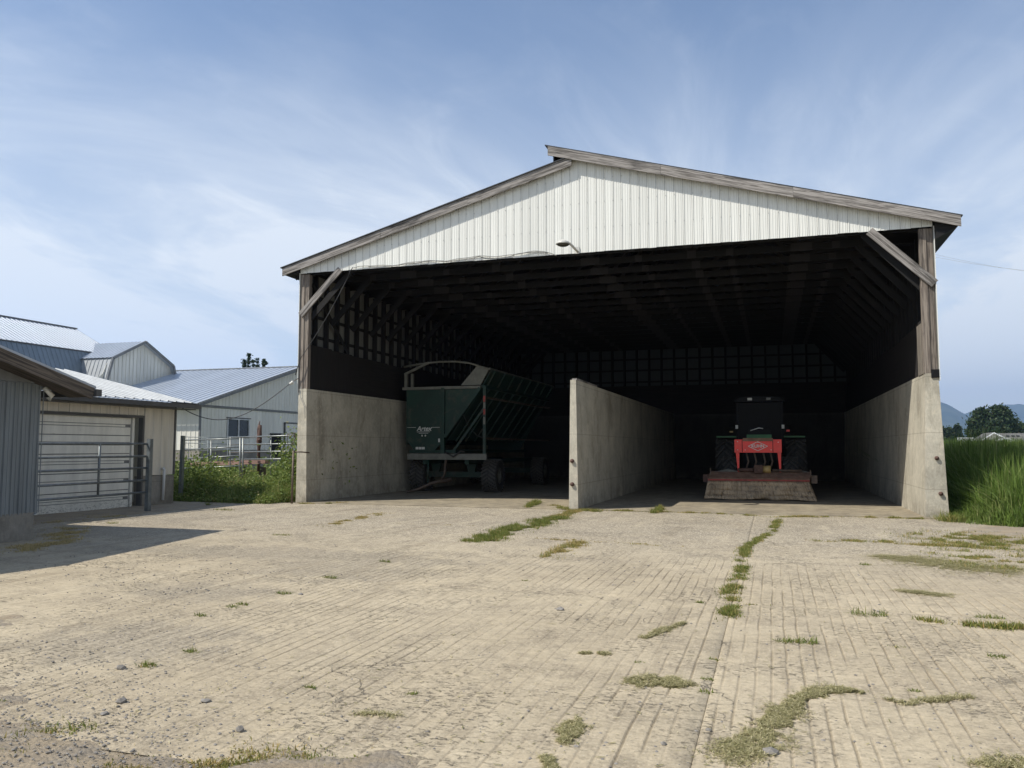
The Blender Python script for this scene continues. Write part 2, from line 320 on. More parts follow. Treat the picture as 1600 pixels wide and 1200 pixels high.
def fastmesh(name, V, Fq, mat, tint=None, parent=None, smooth=False):
    me = bpy.data.meshes.new(name); V = np.asarray(V, np.float32); n = len(V)
    me.vertices.add(n); me.vertices.foreach_set('co', V.ravel())
    sizes = np.concatenate([np.full(len(q), q.shape[1]) for q in Fq]); idx = np.concatenate([q.ravel() for q in Fq])
    me.loops.add(len(idx)); me.loops.foreach_set('vertex_index', idx.astype(np.int32))
    me.polygons.add(len(sizes)); st = np.concatenate([[0], np.cumsum(sizes)[:-1]]); me.polygons.foreach_set('loop_start', st.astype(np.int32))
    try: me.polygons.foreach_set('loop_total', sizes.astype(np.int32))
    except Exception: pass
    if smooth: me.polygons.foreach_set('use_smooth', np.ones(len(sizes), bool))
    me.update(calc_edges=True)
    if tint is not None:
        a = me.color_attributes.new('tint', 'FLOAT_COLOR', 'POINT'); c = np.ones((n, 4), np.float32); c[:, :2] = tint; c[:, 2] = 0; a.data.foreach_set('color', c.ravel())
    me.materials.append(mat); ob = bpy.data.objects.new(name, me); COL.objects.link(ob)
    if parent is not None: ob.parent = parent
    ob['_o'] = [0, 0, 0]; return ob
def blades(P, H, Wd, lean=.4, dry=.2, seg=2, tvar=None):
    """P (n,3) bases, H heights, Wd widths -> verts, faces, tint"""
    n = len(P); th = RNG.random(n)*2*np.pi; la = RNG.random(n)*2*np.pi; ln = (RNG.random(n)**1.3)*lean*2
    w = np.stack([np.cos(th), np.sin(th), 0*th], 1)*(Wd/2)[:, None]; ld = np.stack([np.cos(la), np.sin(la), 0*la], 1)
    up = np.array([0, 0, 1.])
    def at(t): return P+up*(H*(t-.35*ln*t*t))[:, None]+ld*(H*ln*t*t)[:, None]
    ts = [0, .5, 1] if seg == 2 else [0, .35, .7, 1]
    cols = []
    for i, t in enumerate(ts[:-1]):
        k = 1-.45*t; c = at(t); cols += [c-w*k, c+w*k]
    cols.append(at(1)); m = len(cols); V = np.stack(cols, 1).reshape(-1, 3); b = (np.arange(n)*m)[:, None]
    qs = np.concatenate([b+np.array([[2*i, 2*i+1, 2*i+3, 2*i+2]]) for i in range(len(ts)-2)]); tr = b+np.array([[m-3, m-2, m-1]])
    t0 = RNG.random(n); t1 = (RNG.random(n) < dry).astype(float)*RNG.random(n)
    if tvar is not None: t1 = np.clip(t1+tvar, 0, 1)
    T = np.repeat(np.stack([t0, t1], 1), m, 0); return V, [qs, tr], T
def leaves(P, size, tintdry=.1, flat=.0):
    n = len(P); d = RNG.normal(size=(n, 3)); d[:, 2] = d[:, 2]*(1-flat); d /= np.linalg.norm(d, axis=1)[:, None]; e = np.cross(d, RNG.normal(size=(n, 3))); e /= np.linalg.norm(e, axis=1)[:, None]
    s = (size*(.6+.8*RNG.random(n)))[:, None]; V = np.stack([P-d*s, P+e*s*.45, P+d*s, P-e*s*.45], 1).reshape(-1, 3)
    q = (np.arange(n)*4)[:, None]+np.array([[0, 1, 2, 3]]); T = np.repeat(np.stack([RNG.random(n), (RNG.random(n) < tintdry)*RNG.random(n)], 1), 4, 0); return V, [q], T
def join(parts):
    V = []; F4 = []; F3 = []; T = []; b = 0
    for v, f, t in parts:
        V.append(v); T.append(t)
        for q in f: (F4 if q.shape[1] == 4 else F3).append(q+b)
        b += len(v)
    return np.concatenate(V), [np.concatenate(x) for x in (F4, F3) if x], np.concatenate(T)
def text_mesh(txt, size, mat, parent, origin, xdir=(1, 0, 0), ydir=(0, 0, 1), shear=0, depth=.002, name='lettering', bold=0.0, sx=1.0):
    c = bpy.data.curves.new(name, 'FONT'); c.body = txt; c.size = size; c.shear = shear; c.extrude = depth; c.offset = bold; c.align_x = 'CENTER'; c.align_y = 'CENTER'
    t = bpy.data.objects.new('tmp_text', c); COL.objects.link(t); dg = bpy.context.evaluated_depsgraph_get(); dg.update()
    me = bpy.data.meshes.new_from_object(t.evaluated_get(dg)); bpy.data.objects.remove(t)
    X, Y = Vector(xdir), Vector(ydir); Z = X.cross(Y); o = Vector(origin)-Vector(parent['_o'])
    for v in me.vertices: v.co = o+X*(v.co.x*sx)+Y*v.co.y+Z*v.co.z
    me.name = name; me.materials.clear(); me.materials.append(mat); ob = bpy.data.objects.new(name, me); COL.objects.link(ob); ob.parent = parent; ob['_o'] = parent['_o']; return ob
#==SETTING==
# ------------------------------------------------------------------ ground
def grid_sheet(name, xs, ys, zf, mat, attr=None, parent=None):
    X, Y = np.meshgrid(xs, ys); Z = zf(X, Y); V = np.stack([X, Y, Z], -1).reshape(-1, 3); nx, ny = len(xs), len(ys)
    i = (np.arange(ny-1)[:, None]*nx+np.arange(nx-1)[None]).ravel()[:, None]; q = i+np.array([[0, 1, nx+1, nx]])
    return fastmesh(name, V, [q], mat, None, parent, True)
far = np.concatenate([-np.geomspace(4200, 60, 14), np.linspace(-50, 50, 21), np.geomspace(60, 7000, 16)])
def gz(X, Y):
    rise = np.clip((Y-30)/200, 0, 1)*1.2; return -.10+rise*(1+0*X)+.0*X
g = grid_sheet('ground', far[far > -2700], np.concatenate([np.linspace(-40, 120, 33), np.geomspace(130, 10800, 18)]), gz, MT['soil']); tag(g, kind='structure')
def dirt_h(X, Y):
    n = fbm(X*1.1, Y*1.1, 5)-.5; n2 = fbm(X*6+5, Y*6, 4)-.5
    def sm(v): return 1/(1+np.exp(-v))
    near = sm((3.56-Y+.55*n+.8*n2)/.05)*sm((-1.7-X+n)/.3)
    left = sm((-13.7-X+1.2*n)/.12); corner = sm((-X*.62-Y*.78-.2+1.4*n)/.1)*0
    lft2 = sm(((-4.55-X)*.55+(4.0-Y)*.8+1.5*n+.6*n2)/.08)
    right = sm((X-3.35+1.5*n)/.2)*sm((18-Y)/.3)
    m = np.clip(near+left+right+lft2, 0, 1)
    return -.013+m*.028+.022*n*m+.012*n2*m-.004
d = grid_sheet('dirt', np.linspace(-20, 7, 360), np.linspace(-3, 21, 320), dirt_h, MT['dirt']); tag(d, kind='structure')
yard = thing('pavement', None, None, kind='structure')
def slab(x0, x1, y0, y1, grooves=True, gy=(3, 12)):
    cols = []; xs = []; flag = []
    x = x0+.014
    xs += [x0+.001, x0+.010]; flag += [0, 0]
    x += .05
    k = 0; gi = [0]*0
    while x < x1-.05:
        for dx, fl in ((-.015, 0), (-.010, 0), (-.004, 1), (.004, 1), (.010, 0), (.015, 0)):
            xs.append(x+dx); flag.append(fl); gi.append(k)
        x += .094+.012*RNG.random(); k += 1
    xs += [x1-.010, x1-.001]; flag += [0, 0]; xs = np.array(xs); flag = np.array(flag, float); gk = np.concatenate([[0, 0], np.array(gi), [k, k]]).astype(float)
    ys = np.concatenate([[y0+.001, y0+.010], np.arange(y0+.05, y1-.03, .055 if y0 < 8 else .09), [y1-.010, y1-.001]])
    X, Y = np.meshgrid(xs, ys); kk = gk[None]*np.ones_like(X)
    wob = .030*(fbm(Y*.9, 0*Y+kk*.0+x0, 3)-.5)+.010*(vn(Y*3, kk*7.3)-.5)
    wear = np.clip((fbm(X*.7+3, Y*.5+7, 4)-.30)*5, .45, 1)*(.3+.7*vn(Y*1.3, kk*3.7)); brk = np.clip(vn(Y*4, kk*5.1)*3-.35, 0, 1)
    fade = np.clip((gy[1]-Y)/2.2, 0, 1)*np.clip((Y-gy[0])/.5, 0, 1) if grooves else 0*Y
    edge = np.minimum(np.minimum(X-x0, x1-X), np.minimum(Y-y0, y1-Y)); flagm = flag[None]*np.ones_like(X)*(edge > .03)
    dep = flagm*wear*brk*fade
    Z = .002+.010*(fbm(X*.5, Y*.5, 3)-.5)-.010*dep+.005*(fbm(X*9, Y*9, 3)-.5)*np.clip(edge/.1, 0, 1)-.008*(edge < .01)
    Xw = X+wob*np.clip(edge/.2, 0, 1); V = np.stack([Xw, Y, Z], -1).reshape(-1, 3); nx = len(xs); ny = len(ys)
    i = (np.arange(ny-1)[:, None]*nx+np.arange(nx-1)[None]).ravel()[:, None]; q = i+np.array([[0, 1, nx+1, nx]])
    nv = len(V); b = np.concatenate([np.arange(nx), (ny-1)*nx+np.arange(nx)]);
    o = fastmesh('concrete_slab', V, [q], MT['slab'], None, yard, True)
    a = o.data.attributes.new('groove', 'FLOAT', 'POINT'); a.data.foreach_set('value', dep.ravel().astype(np.float32)); return o
XJ = [-13.7, -9.2, -4.8, -.4, 3.95]; YJ = [3.35, 8.25, 13.1, 19.22]
for i in range(4):
    for j in range(3):
        if i == 0 and j == 0: continue
        slab(XJ[i], XJ[i+1], YJ[j], YJ[j+1], True, (3.3, 12.3) if i > 1 else (3.3, 12.8))
slab(XJ[0], XJ[1], YJ[0]+1.5, YJ[1], True)
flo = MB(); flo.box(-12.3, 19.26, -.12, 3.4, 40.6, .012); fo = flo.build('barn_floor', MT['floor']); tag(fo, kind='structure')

# hills
def hills(name, Y0, prof, depth, mat, seed):
    px = np.array([p[0] for p in prof]); pz = np.array([p[1] for p in prof])
    xs = np.linspace(px[0], px[-1], 260); ys = np.linspace(-depth, depth, 24)
    def zf(X, Y):
        base = np.interp(X, px, pz); t = 1-np.abs(Y-Y0)/depth; t = np.clip(t, 0, 1); rid = fbm(X/420+seed, Y/420, 5)
        return -.5+base*(t**.8)*(1+.10*(rid-.5)*4*(1-t)+.05*(rid-.5)*t*2)
    o = grid_sheet(name, xs, Y0+ys, zf, mat); tag(o, kind='structure'); return o
def hp(px, py, Y):   # true position of a skyline point at distance Y
    d = FW+RT*((px-800)/F)-UP*((py-600)/F); t = Y/d.y; return (d.x*t, CAMH+d.z*t)
A = [hp(*p, 7000) for p in ((1380, 612), (1430, 618), (1467, 627), (1483, 633), (1495, 640), (1510, 648), (1522, 659), (1534, 674), (1548, 690))]
hills('hills', 7000, [(-2400, 150), (-1200, 270), (0, 400), (A[0][0]-350, A[0][1]+20)]+A+[(A[-1][0]+150, 2)], 1100, MT['hill'], 3)
B = [hp(*p, 9300) for p in ((1440, 664), (1480, 655), (1505, 645), (1520, 640), (1530, 638), (1545, 637), (1560, 631), (1582, 631), (1590, 629.5), (1600, 631), (1625, 636), (1700, 620), (1800, 612))]
hills('hills', 9300, [(B[0][0]-800, 100)]+B+[(5400, 430)], 1300, MT['hill'], 9)

# ------------------------------------------------------------------ the big shed
XL, XR, YF, HC, HE, BAY, NB = -12.45, 3.48, 19.46, 3.12, 6.35, 1.22, 17
YB = YF+BAY*NB
def ztopL(x): return 6.51+.2735*(x+12.92)
def ztopR(x): return 9.11-.2825*(x+5.24)
XP = -4.55
barn = thing('open_barn', 'big open-fronted pole barn with white steel gable and concrete side walls', 'barn', (XL, YF, 0))
def wallprism(poly, y0, y1): return MB().prism([(x, y0, z) for x, z in poly], (0, y1-y0, 0))
def rough_wall(name, poly, y0, y1, mat, parent, cap=None):
    """a cast wall with slightly broken front arris"""
    m = MB(); n = 14; zs = np.linspace(0, HC, n+1)
    for k in range(n):
        z0, z1 = zs[k], zs[k+1]
        def xx(z, i): a, b = poly[i]; return a+(b-a)*z/HC
        j0, j1 = [.012*(random.random()-.5) for _ in range(2)] if k % 3 else (0, 0)
    m = wallprism([(poly[0][0], 0), (poly[1][0], 0), (poly[1][1], HC), (poly[0][1], HC)], y0, y1)
    o = m.build(name, mat, parent); bev = o.modifiers.new('b', 'BEVEL'); bev.width = .018; bev.segments = 2; return o
rough_wall('concrete_wall', [(XL-.02, XL), (XL+.31, XL+.25)], YF, YB, MT['conc'], barn)
rough_wall('concrete_wall', [(XR-.36, XR-.26), (XR+.10, XR)], YF, YB, MT['conc'], barn)
MB().box(XL+.26, YB-.25, 0, XR-.27, YB-.001, HC).build('rear_concrete_wall', MT['conc_shade'], barn)  # darker copy of the concrete, interior shade put into its colour
# steel strips on the outer side walls and the rear
def stripwall(x, y0, y1, z0, z1, mat, thick, parent, pitch=.2286, both=None):
    y = y0
    first = None; n = 0
    while y < y1-.05:
        if first is None:
            m = MB(); m.box(x, y, z0, x+thick, y+pitch-.004, z1); m.box(x-.006 if thick > 0 else x+thick, y+pitch-.03, z0, x if thick > 0 else x+thick+.006, y+pitch-.008, z1)
            first = m.build('siding_strip', mat, parent)
        else:
            c = first.copy(); COL.objects.link(c); c.parent = parent; c.location = (0, pitch*n, 0)
        y += pitch; n += 1
stripwall(XL-.015, YF, YB, HC-.1, HE+.1, MT['inner'], .012, barn)
stripwall(XR+.004, YF, YB, HC-.12, HE+.1, MT['inner'], .012, barn)
MB().box(XL-.03, YF-.03, HC-.12, XL-.017, YF+.09, HE+.02).build('corner_trim', MT['white'], barn)
MB().box(XR+.018, YF-.03, HC-.16, XR+.032, YF+.09, HE+.02).build('corner_trim', MT['white'], barn)
# rear wall: metal panels seen between studs and girts
nb = 26; w = (XR-XL)/nb
for i in range(nb):
    x0 = XL+i*w; m = MB(); zt = min(ztopL(x0), ztopR(x0))-.4
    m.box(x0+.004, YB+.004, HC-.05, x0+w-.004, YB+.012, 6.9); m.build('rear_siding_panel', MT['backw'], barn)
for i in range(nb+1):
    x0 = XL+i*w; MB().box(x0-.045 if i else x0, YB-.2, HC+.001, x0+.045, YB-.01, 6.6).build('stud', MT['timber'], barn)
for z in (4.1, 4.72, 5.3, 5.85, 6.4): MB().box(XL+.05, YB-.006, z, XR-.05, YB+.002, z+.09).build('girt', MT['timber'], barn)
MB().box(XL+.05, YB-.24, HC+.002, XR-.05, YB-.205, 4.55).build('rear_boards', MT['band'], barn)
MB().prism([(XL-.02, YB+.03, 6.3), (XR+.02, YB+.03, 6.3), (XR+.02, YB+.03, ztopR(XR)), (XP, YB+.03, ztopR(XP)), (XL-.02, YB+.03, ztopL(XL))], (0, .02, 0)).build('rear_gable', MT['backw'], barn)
# side studs, girts, shaded boards
def repeat(ob, locs):
    for l in locs:
        c = ob.copy(); COL.objects.link(c); c.parent = ob.parent; c.location = l
for side in (0, 1):
    xa, xb = (XL+.03, XL+.17) if side == 0 else (XR-.17, XR-.03)
    st = MB().box(xa, YF+.62-.03, HC+.002, xb, YF+.62+.03, HE+.05).build('stud', MT['timber'], barn); repeat(st, [(0, .61*k, 0) for k in range(1, 33)])
    xg = (XL+.0, XL+.028) if side == 0 else (XR-.028, XR)
    for z in (4.62, 5.2, 5.78): MB().box(xg[0], YF+.1, z, xg[1], YB-.25, z+.09).build('girt', MT['timber'], barn)
    # shaded boards, in upright lengths with an uneven top
    xc = (XL+.172, XL+.20) if side == 0 else (XR-.20, XR-.172)
    y = YF+.2; k = 0
    while y < YB-.5:
        zt = 4.34+.05*random.random()-(.02*k % .1)
        MB().box(xc[0], y, HC+.003, xc[1], y+1.2, zt).build('shaded_board', MT['pad'] if (side == 1 and k == 0 and False) else MT['band'], barn); y += 1.205; k += 1
# front corner posts
for side in (0, 1):
    xs = (XL+.0, XL+.12, XL+.25) if side == 0 else (XR-.27, XR-.13, XR)
    MB().box(xs[0], YF+.01, HC+.003, xs[1]-.004, YF+.15, HE-.02).build('corner_post', MT['post'], barn)
    MB().box(xs[1], YF+.03, HC+.003, xs[2]-.002, YF+.17, HE-.02).build('corner_post', MT['post'], barn)
# lit copy of the wall boards at the right corner, sunlight in the colour
MB().box(XR-.275, YF+.18, HC+.003, XR-.245, YF+.75, 4.25).build('sunlit_board', MT['pad'], barn)
# trusses
def truss(y):
    t = MB(); z0 = 6.37
    t = thing('truss', None, None); t.parent = barn; t.location = (0, y-YF, 0); t['_o'] = [XL, YF, 0]
    for k in ('label', 'category'):
        if k in t: del t[k]
    return t
t0 = truss(YF+.12+BAY*0)
y = YF+.0
zc0 = 6.42
def tb(a, b, w=.04, h=.14): return MB().beam((a[0], YF, a[1]), (b[0], YF, b[1]), w, h)
parts = []
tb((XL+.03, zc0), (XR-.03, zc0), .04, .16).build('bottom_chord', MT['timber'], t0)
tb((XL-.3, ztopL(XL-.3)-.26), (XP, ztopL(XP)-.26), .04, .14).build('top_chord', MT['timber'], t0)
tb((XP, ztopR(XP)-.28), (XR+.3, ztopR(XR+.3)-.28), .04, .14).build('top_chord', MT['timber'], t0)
nodes = [XL+.03+(XR-XL-.06)*k/6 for k in range(7)]
for k in range(6):
    xm = (nodes[k]+nodes[k+1])/2; zt = (ztopL(xm) if xm < XP else ztopR(xm))-.36
    tb((nodes[k], zc0+.09), (xm, zt), .03, .09).build('web', MT['timber'], t0); tb((xm, zt), (nodes[k+1], zc0+.09), .03, .09).build('web', MT['timber'], t0)
for k, x in enumerate(nodes[1:-1]):
    wd = .22 if k % 2 else .5; MB().box(x-wd/2, YF-.03, zc0-.09, x+wd/2, YF-.021, zc0+.11).build('gusset_plate', MT['plate'], t0)
for x in (-10.9, -8.6, -3.2, -.9, 1.6): MB().box(x-.09, YF-.03, zc0-.08, x+.09, YF-.021, zc0+.09).build('gusset_plate', MT['plate'], t0)
# knee braces on the truss
for (xa, za, xb, zb) in ((XL+.2, 5.1, XL+1.45, 6.36), (XR-.2, 5.02, XR-1.4, 6.36)):
    MB().beam((xa, YF, za), (xb, YF, zb), .05, .16).build('knee_brace', MT['timber'], t0)
for k in range(1, NB+1):
    r = t0.copy(); COL.objects.link(r); r.parent = barn; r.location = (0, .12+BAY*k-(.35 if k == NB else 0), 0)
    for ch in list(t0.children):
        c = ch.copy(); COL.objects.link(c); c.parent = r
t0.location = (0, .2, 0)
# purlins + roof skins
for sgn, xs in ((0, np.linspace(XL-.35, XP-.2, 9)), (1, np.linspace(XP+.1, XR+.35, 9))):
    for x in xs:
        z = (ztopL(x) if sgn == 0 else ztopR(x))-.14; MB().box(x-.02, YF-.1, z-.045, x+.02, YB+.1, z+.045).build('purlin', MT['timber'], barn)
def roofskin(xa, za, xb, zb):
    return MB().prism([(xa, YF-.23, za), (xb, YF-.23, zb), (xb, YF-.23, zb-.025), (xa, YF-.23, za-.025)], (0, YB-YF+.45, 0)).build('roof_sheet', MT['black'], barn)
roofskin(-12.98, ztopL(-12.98)+.03, -4.66, ztopL(-4.66)+.03)
roofskin(-5.3, ztopR(-5.3)+.03, 4.04, ztopR(4.04)+.03)
# rake boards: several lengths each side
def rakeb(x0, x1, fz, h, j):
    a = MB(); y = YF-.20+j; p = [(x0, y, fz(x0)), (x1, y, fz(x1)), (x1, y, fz(x1)-h), (x0, y, fz(x0)-h)]
    s = (fz(x1)-fz(x0))/(x1-x0); L = math.hypot(x1-x0, fz(x1)-fz(x0)); a.prism(p, (0, .036, 0))
    uv = []
    for v in a.v[:]: uv.append(((v[0]-x0), (v[2]-fz(v[0]))))
    a.uv = uv; o = a.build('rake_board', MT['rake'], barn); b = o.modifiers.new('b', 'BEVEL'); b.width = .004; return o
for x0, x1, j in ((-12.93, -9.9, 0), (-9.896, -7.4, .004), (-7.396, -4.62, 0)): rakeb(x0, x1, ztopL, .225, j)
for x0, x1, j in ((-5.22, -2.4, -.042), (-2.396, .6, -.038), (.604, 4.0, -.042)): rakeb(x0, x1, ztopR, .235, j)
MB().beam((-5.17, YF-.1, ztopR(-5.2)-.06), (-5.17, YB, ztopR(-5.2)-.06), .04, .14).build('ridge_board', MT['rake_dark'], barn)
MB().box(-5.10, YF-.15, ztopL(-5.1)+.032, -5.06, YB+.1, ztopR(-5.1)-.02).build('ridge_closure', MT['timber'], barn)
MB().prism([(-12.9, YF-.12, ztopL(-12.9)-.05), (-12.9, YF-.12, ztopL(-12.9)-.2), (XL-.03, YF-.12, HE+.0), (XL-.03, YF-.12, HE+.2)], (0, YB-YF, 0)).build('eave_soffit', MT['timber'], barn)
MB().prism([(3.97, YF-.12, ztopR(3.97)-.05), (3.97, YF-.12, ztopR(3.97)-.2), (XR+.04, YF-.12, 6.05), (XR+.04, YF-.12, HE+.2)], (0, YB-YF, 0)).build('eave_soffit', MT['timber'], barn)
# gable siding: one object per strip, each with its seam rib and two shallow flutes
ns = 74; wst = (XR-XL)/ns
for i in range(ns):
    x0 = XL+i*wst; x1 = x0+wst; m = MB()
    def top(x): return (ztopL(x)-.12) if x < XP-.1 else (ztopR(x)-.14)
    zb = HE+.012*(random.random()-.5)
    prof = [(0, 0), (.010, .0), (.014, .012), (.026, .012), (.030, 0), (.085, 0), (.092, .005), (.102, .005), (.109, 0), (.145, 0), (.152, .005), (.162, .005), (.169, 0), (wst-.006, 0)]
    for (a, ha), (b, hb) in zip(prof[:-1], prof[1:]):
        xa, xb = x0+a, x0+b; ya, yb = YF-.03-ha, YF-.03-hb
        m.face([(xa, ya, zb), (xb, yb, zb), (xb, yb, top(xb)), (xa, ya, top(xa))])
    0 and m.face([(x1-.002, YF-.026, zb), (x0, YF-.026, zb), (x0, YF-.026, top(x0)), (x1-.002, YF-.026, top(x1))])
    m.build('siding_strip', MT['white'], barn)
fs = MB()
for i in range(ns):
    x = XL+i*wst+.02
    for z in (6.95, 7.6, 8.2):
        if z < (ztopL(x) if x < XP else ztopR(x))-.3: fs.box(x-.006, YF-.048, z, x+.006, YF-.041, z+.012)
tag(fs.build('siding_screws', MT['trimg'], barn), kind='stuff')
MB().box(XL+.02, YF-.02, HE+.03, XR-.02, YF+.02, HE+.2).build('front_header', MT['timber'], barn)
# front knee braces (weathered, on the face)
MB().beam((XL+.02, YF-.02, 5.18), (XL+1.25, YF-.02, 6.40), .045, .17).build('knee_brace', MT['rake'], barn)
MB().beam((XR-.0, YF-.02, 5.08), (XR-1.28, YF-.02, 6.36), .045, .19).build('knee_brace', MT['rake'], barn)
MB().box(XR-.14, YF-.03, 3.02, XR+.02, YF+.02, 3.2).build('hinge_bracket', MT['cabm'], barn)
for (x, z) in ((XR-.10, 1.28), (XR-.05, .52)):
    b = MB(); b.lathe((x, YF, z), (0, -1, 0), [(0, .06), (.03, .06), (.03, .05), (.045, .05), (.045, 0)], 8); b.build('bolt', MT['rust'], barn)
# cross brace inside the left wall
MB().beam((XL+.19, YF+.3, 6.1), (XL+.19, YF+2.4, 4.35), .03, .12).build('cross_brace', MT['timber'], barn)

# dividing wall
dw = thing('divider_wall', 'free-standing grey concrete divider wall between the trailer bay and the mower bay', 'wall', (-4.55, YF-.3, 0))
o = wallprism([(-4.70, 0), (-4.47, 0), (-4.51, HC+.03), (-4.65, HC+.03)], YF-.3, YB-.3).build('wall', MT['conc'], dw); b = o.modifiers.new('b', 'BEVEL'); b.width = .02; b.segments = 2
MB().box(-4.62, YF-.25, HC+.032, -4.50, YF+2.2, HC+.075).build('cap_board', MT['rake'], dw)
for z in (.62, 1.18):
    b = MB(); b.lathe((-4.61, YF-.3, z), (0, -1, 0), [(0, .07), (.028, .07), (.028, .05), (.05, .05), (.05, 0)], 8); b.build('bolt', MT['rust'], dw)

# lamp and cables on the gable
lamp = thing('yard_light', 'pale dome yard light on a short arm at the gable edge', 'lamp', (-4.75, YF-.05, 6.4))
lc = Vector((-4.75, YF-.55, 6.47))
MB().lathe(lc, (0, 0, 1), [(.0, .11), (.06, .105), (.10, .08), (.16, .045), (.185, .0), (.17, -.01), (.15, .0)], 24).build('shade', MT['lampm'], lamp)
MB().lathe(lc, (0, 0, 1), [(.0, -.065), (.085, -.055), (.14, -.03), (.155, 0), (0, .005)], 24).build('lens', MT['lens'], lamp)
MB().tube([lc+Vector((.15, .02, .03)), lc+Vector((.24, .25, -.08)), (-4.50, YF-.03, 6.38)], [.035, .03, .028], 8).build('arm', MT['lampm'], lamp)
MB().box(-4.56, YF-.06, 6.33, -4.46, YF-.047, 6.5).build('mounting_plate', MT['lampm'], lamp)
cb = MB(); pts = []
for k in range(40):
    t = k/39; x = -10.75+t*(5.7); pts.append((x, YF-.065, 6.40+.05*t+.025*math.sin(t*23)+.012*math.sin(t*51)-(0.12*max(0, t-.96)/.04)))
cb.tube(pts, .011, 5); tag(cb.build('light_cable', MT['cablew']), 'thin sagging cable stapled along the bottom of the white gable siding', 'cable')
c2 = MB(); pts = [(p[0]+.15*math.sin(i), p[1]-.01, p[2]-.03-.02*math.sin(i*.8)) for i, p in enumerate(pts[3:-2])]; c2.tube(pts, .008, 5); tag(c2.build('light_cable', MT['cable']), 'second, darker cable hanging just under the stapled one on the gable', 'cable')
c3 = MB(); a = Vector((-10.78, YF-.07, 6.41)); b = Vector((-12.35, YF-.1, 3.95)); e = Vector((-12.5, YF-.1, 3.5))
c3.tube([a, a+Vector((-.09, 0, -.09))]+[a.lerp(b, k/10)+Vector((0, 0, -.12*math.sin(math.pi*k/10))) for k in range(1, 11)]+[e], .011, 5)
tag(c3.build('drop_cable', MT['cable']), 'dark cable slanting across the opening from gable edge to left post', 'cable')
oc = MB(); a = Vector((-15.35, 18.25, 2.60)); b = Vector((-12.62, YF-.12, 3.28))
oc.tube([a.lerp(b, k/24)+Vector((0, 0, -.62*math.sin(math.pi*(k/24)**.9))) for k in range(25)], .012, 5)
tag(oc.build('overhead_cable', MT['cable']), 'black cable sagging between the garage eave and the barn corner', 'cable')
ins = thing('insulator', 'porcelain insulator holding the sagging cable at the barn corner', 'insulator', (-12.55, YF-.12, 3.3))
MB().lathe((-12.60, YF-.12, 3.28), (.7, 0, .5), [(0, -.06), (.04, -.055), (.045, -.02), (.03, 0), (.045, .02), (.04, .055), (0, .06)], 12).build('spool', MT['porc'], ins)
MB().tube([(-12.58, YF-.12, 3.30), (-12.44, YF-.03, 3.42)], .01, 6).build('hook', MT['rustd'], ins)
dr = MB(); dr.tube([(-12.35, YF-.03, 3.18), (-12.36, YF-.04, 2.9), (-12.22, YF-.04, 2.6), (-12.2, YF-.04, 2.3)], .008, 5); tag(dr.build('hanging_wire', MT['cablew']), 'short loose wire hanging down the left concrete corner', 'wire')
#==BUILDINGS==
# ------------------------------------------------------------------ ribbed sheets
def ribbed(parent, name, mat, origin, across, along, width, length, pitch, ribh, pieces=1, ribw=.035, lenf=None):
    """one object per sheet; ribs run along 'along'; normal = across x along"""
    O, A, L = Vector(origin), Vector(across).normalized(), Vector(along).normalized(); Nn = A.cross(L).normalized(); nr = max(1, round(width/pitch)); obs = []
    per = max(1, math.ceil(nr/pieces))
    for s in range(0, nr, per):
        m = MB()
        for k in range(s, min(nr, s+per)):
            a0 = k*pitch; a1 = min(width, a0+pitch)
            pr = [(a0, 0), (a0+.012, ribh), (a0+.012+ribw, ribh), (a0+.024+ribw, 0), (a1-(.003 if k == min(nr, s+per)-1 else 0), 0)]
            for (u, h), (v, g) in zip(pr[:-1], pr[1:]):
                l0a, l1a = (0, length) if lenf is None else lenf(u); l0b, l1b = (0, length) if lenf is None else lenf(v)
                P = [O+A*u+L*l0a+Nn*h, O+A*v+L*l0b+Nn*g, O+A*v+L*l1b+Nn*g, O+A*u+L*l1a+Nn*h]; m.face(P)
                m.face([p-Nn*(h if i in (0, 3) else g)-Nn*.004 for i, p in reversed(list(enumerate(P)))])
        obs.append(m.build(name, mat, parent))
    return obs

# near weathered shed at the left edge; gable end faces the yard
SX, SY1, SY0 = -11.6, 10.39, 2.0; sp = (SY0+SY1)/2
def srf(y): return 2.52+.27*((11.02-y) if y > sp else (y-(SY0-.63)))
shed = thing('weathered_shed', 'old blue-grey sided shed at the left edge with a rough timber rake', 'shed', (SX, SY1, 0))
MB().box(SX-4, SY0, -.05, SX+.02, SY1-.02, .44).build('foundation', MT['found'], shed)
y = SY0; k = 0
while y < SY1-.02:
    wd = .152; zt = 2.55; j = .006*random.random(); m = MB(); low = .43-.02*random.random()
    m.box(SX-.02, y, low, SX+.012+j, min(y+wd, SY1)-.006, zt); m.box(SX+.012+j, y+.01, low, SX+.026+j, y+.032, zt); m.box(SX+.012+j, y+.085, low, SX+.02+j, y+.1, zt)
    m.build('siding_strip', MT['blue'], shed); y += wd
MB().box(SX-4, SY1-.03, .44, SX-.022, SY1, 2.6).build('side_wall', MT['blue'], shed)
MB().prism([(SX-.02, SY1-.05, .42), (SX+.05, SY1-.05, .40), (SX+.03, SY1+.03, .42), (SX-.02, SY1+.03, 1.9)], (0, .006, 0)).build('bent_flashing', MT['blue'], shed)
y = SY0
while y < SY1-.02:
    y1 = min(y+.2, SY1); MB().prism([(SX-.02, y+.003, 2.76), (SX-.02, y1-.003, 2.76), (SX-.02, y1-.003, srf(y1)-.12), (SX-.02, y+.003, srf(y)-.12)], (.02, 0, 0)).build('gable_board', MT['rake_dark'], shed); y += .2
MB().box(SX+.0, SY0, 2.56, SX+.06, SY1+.05, 2.74).build('trim_board', MT['trimg'], shed)
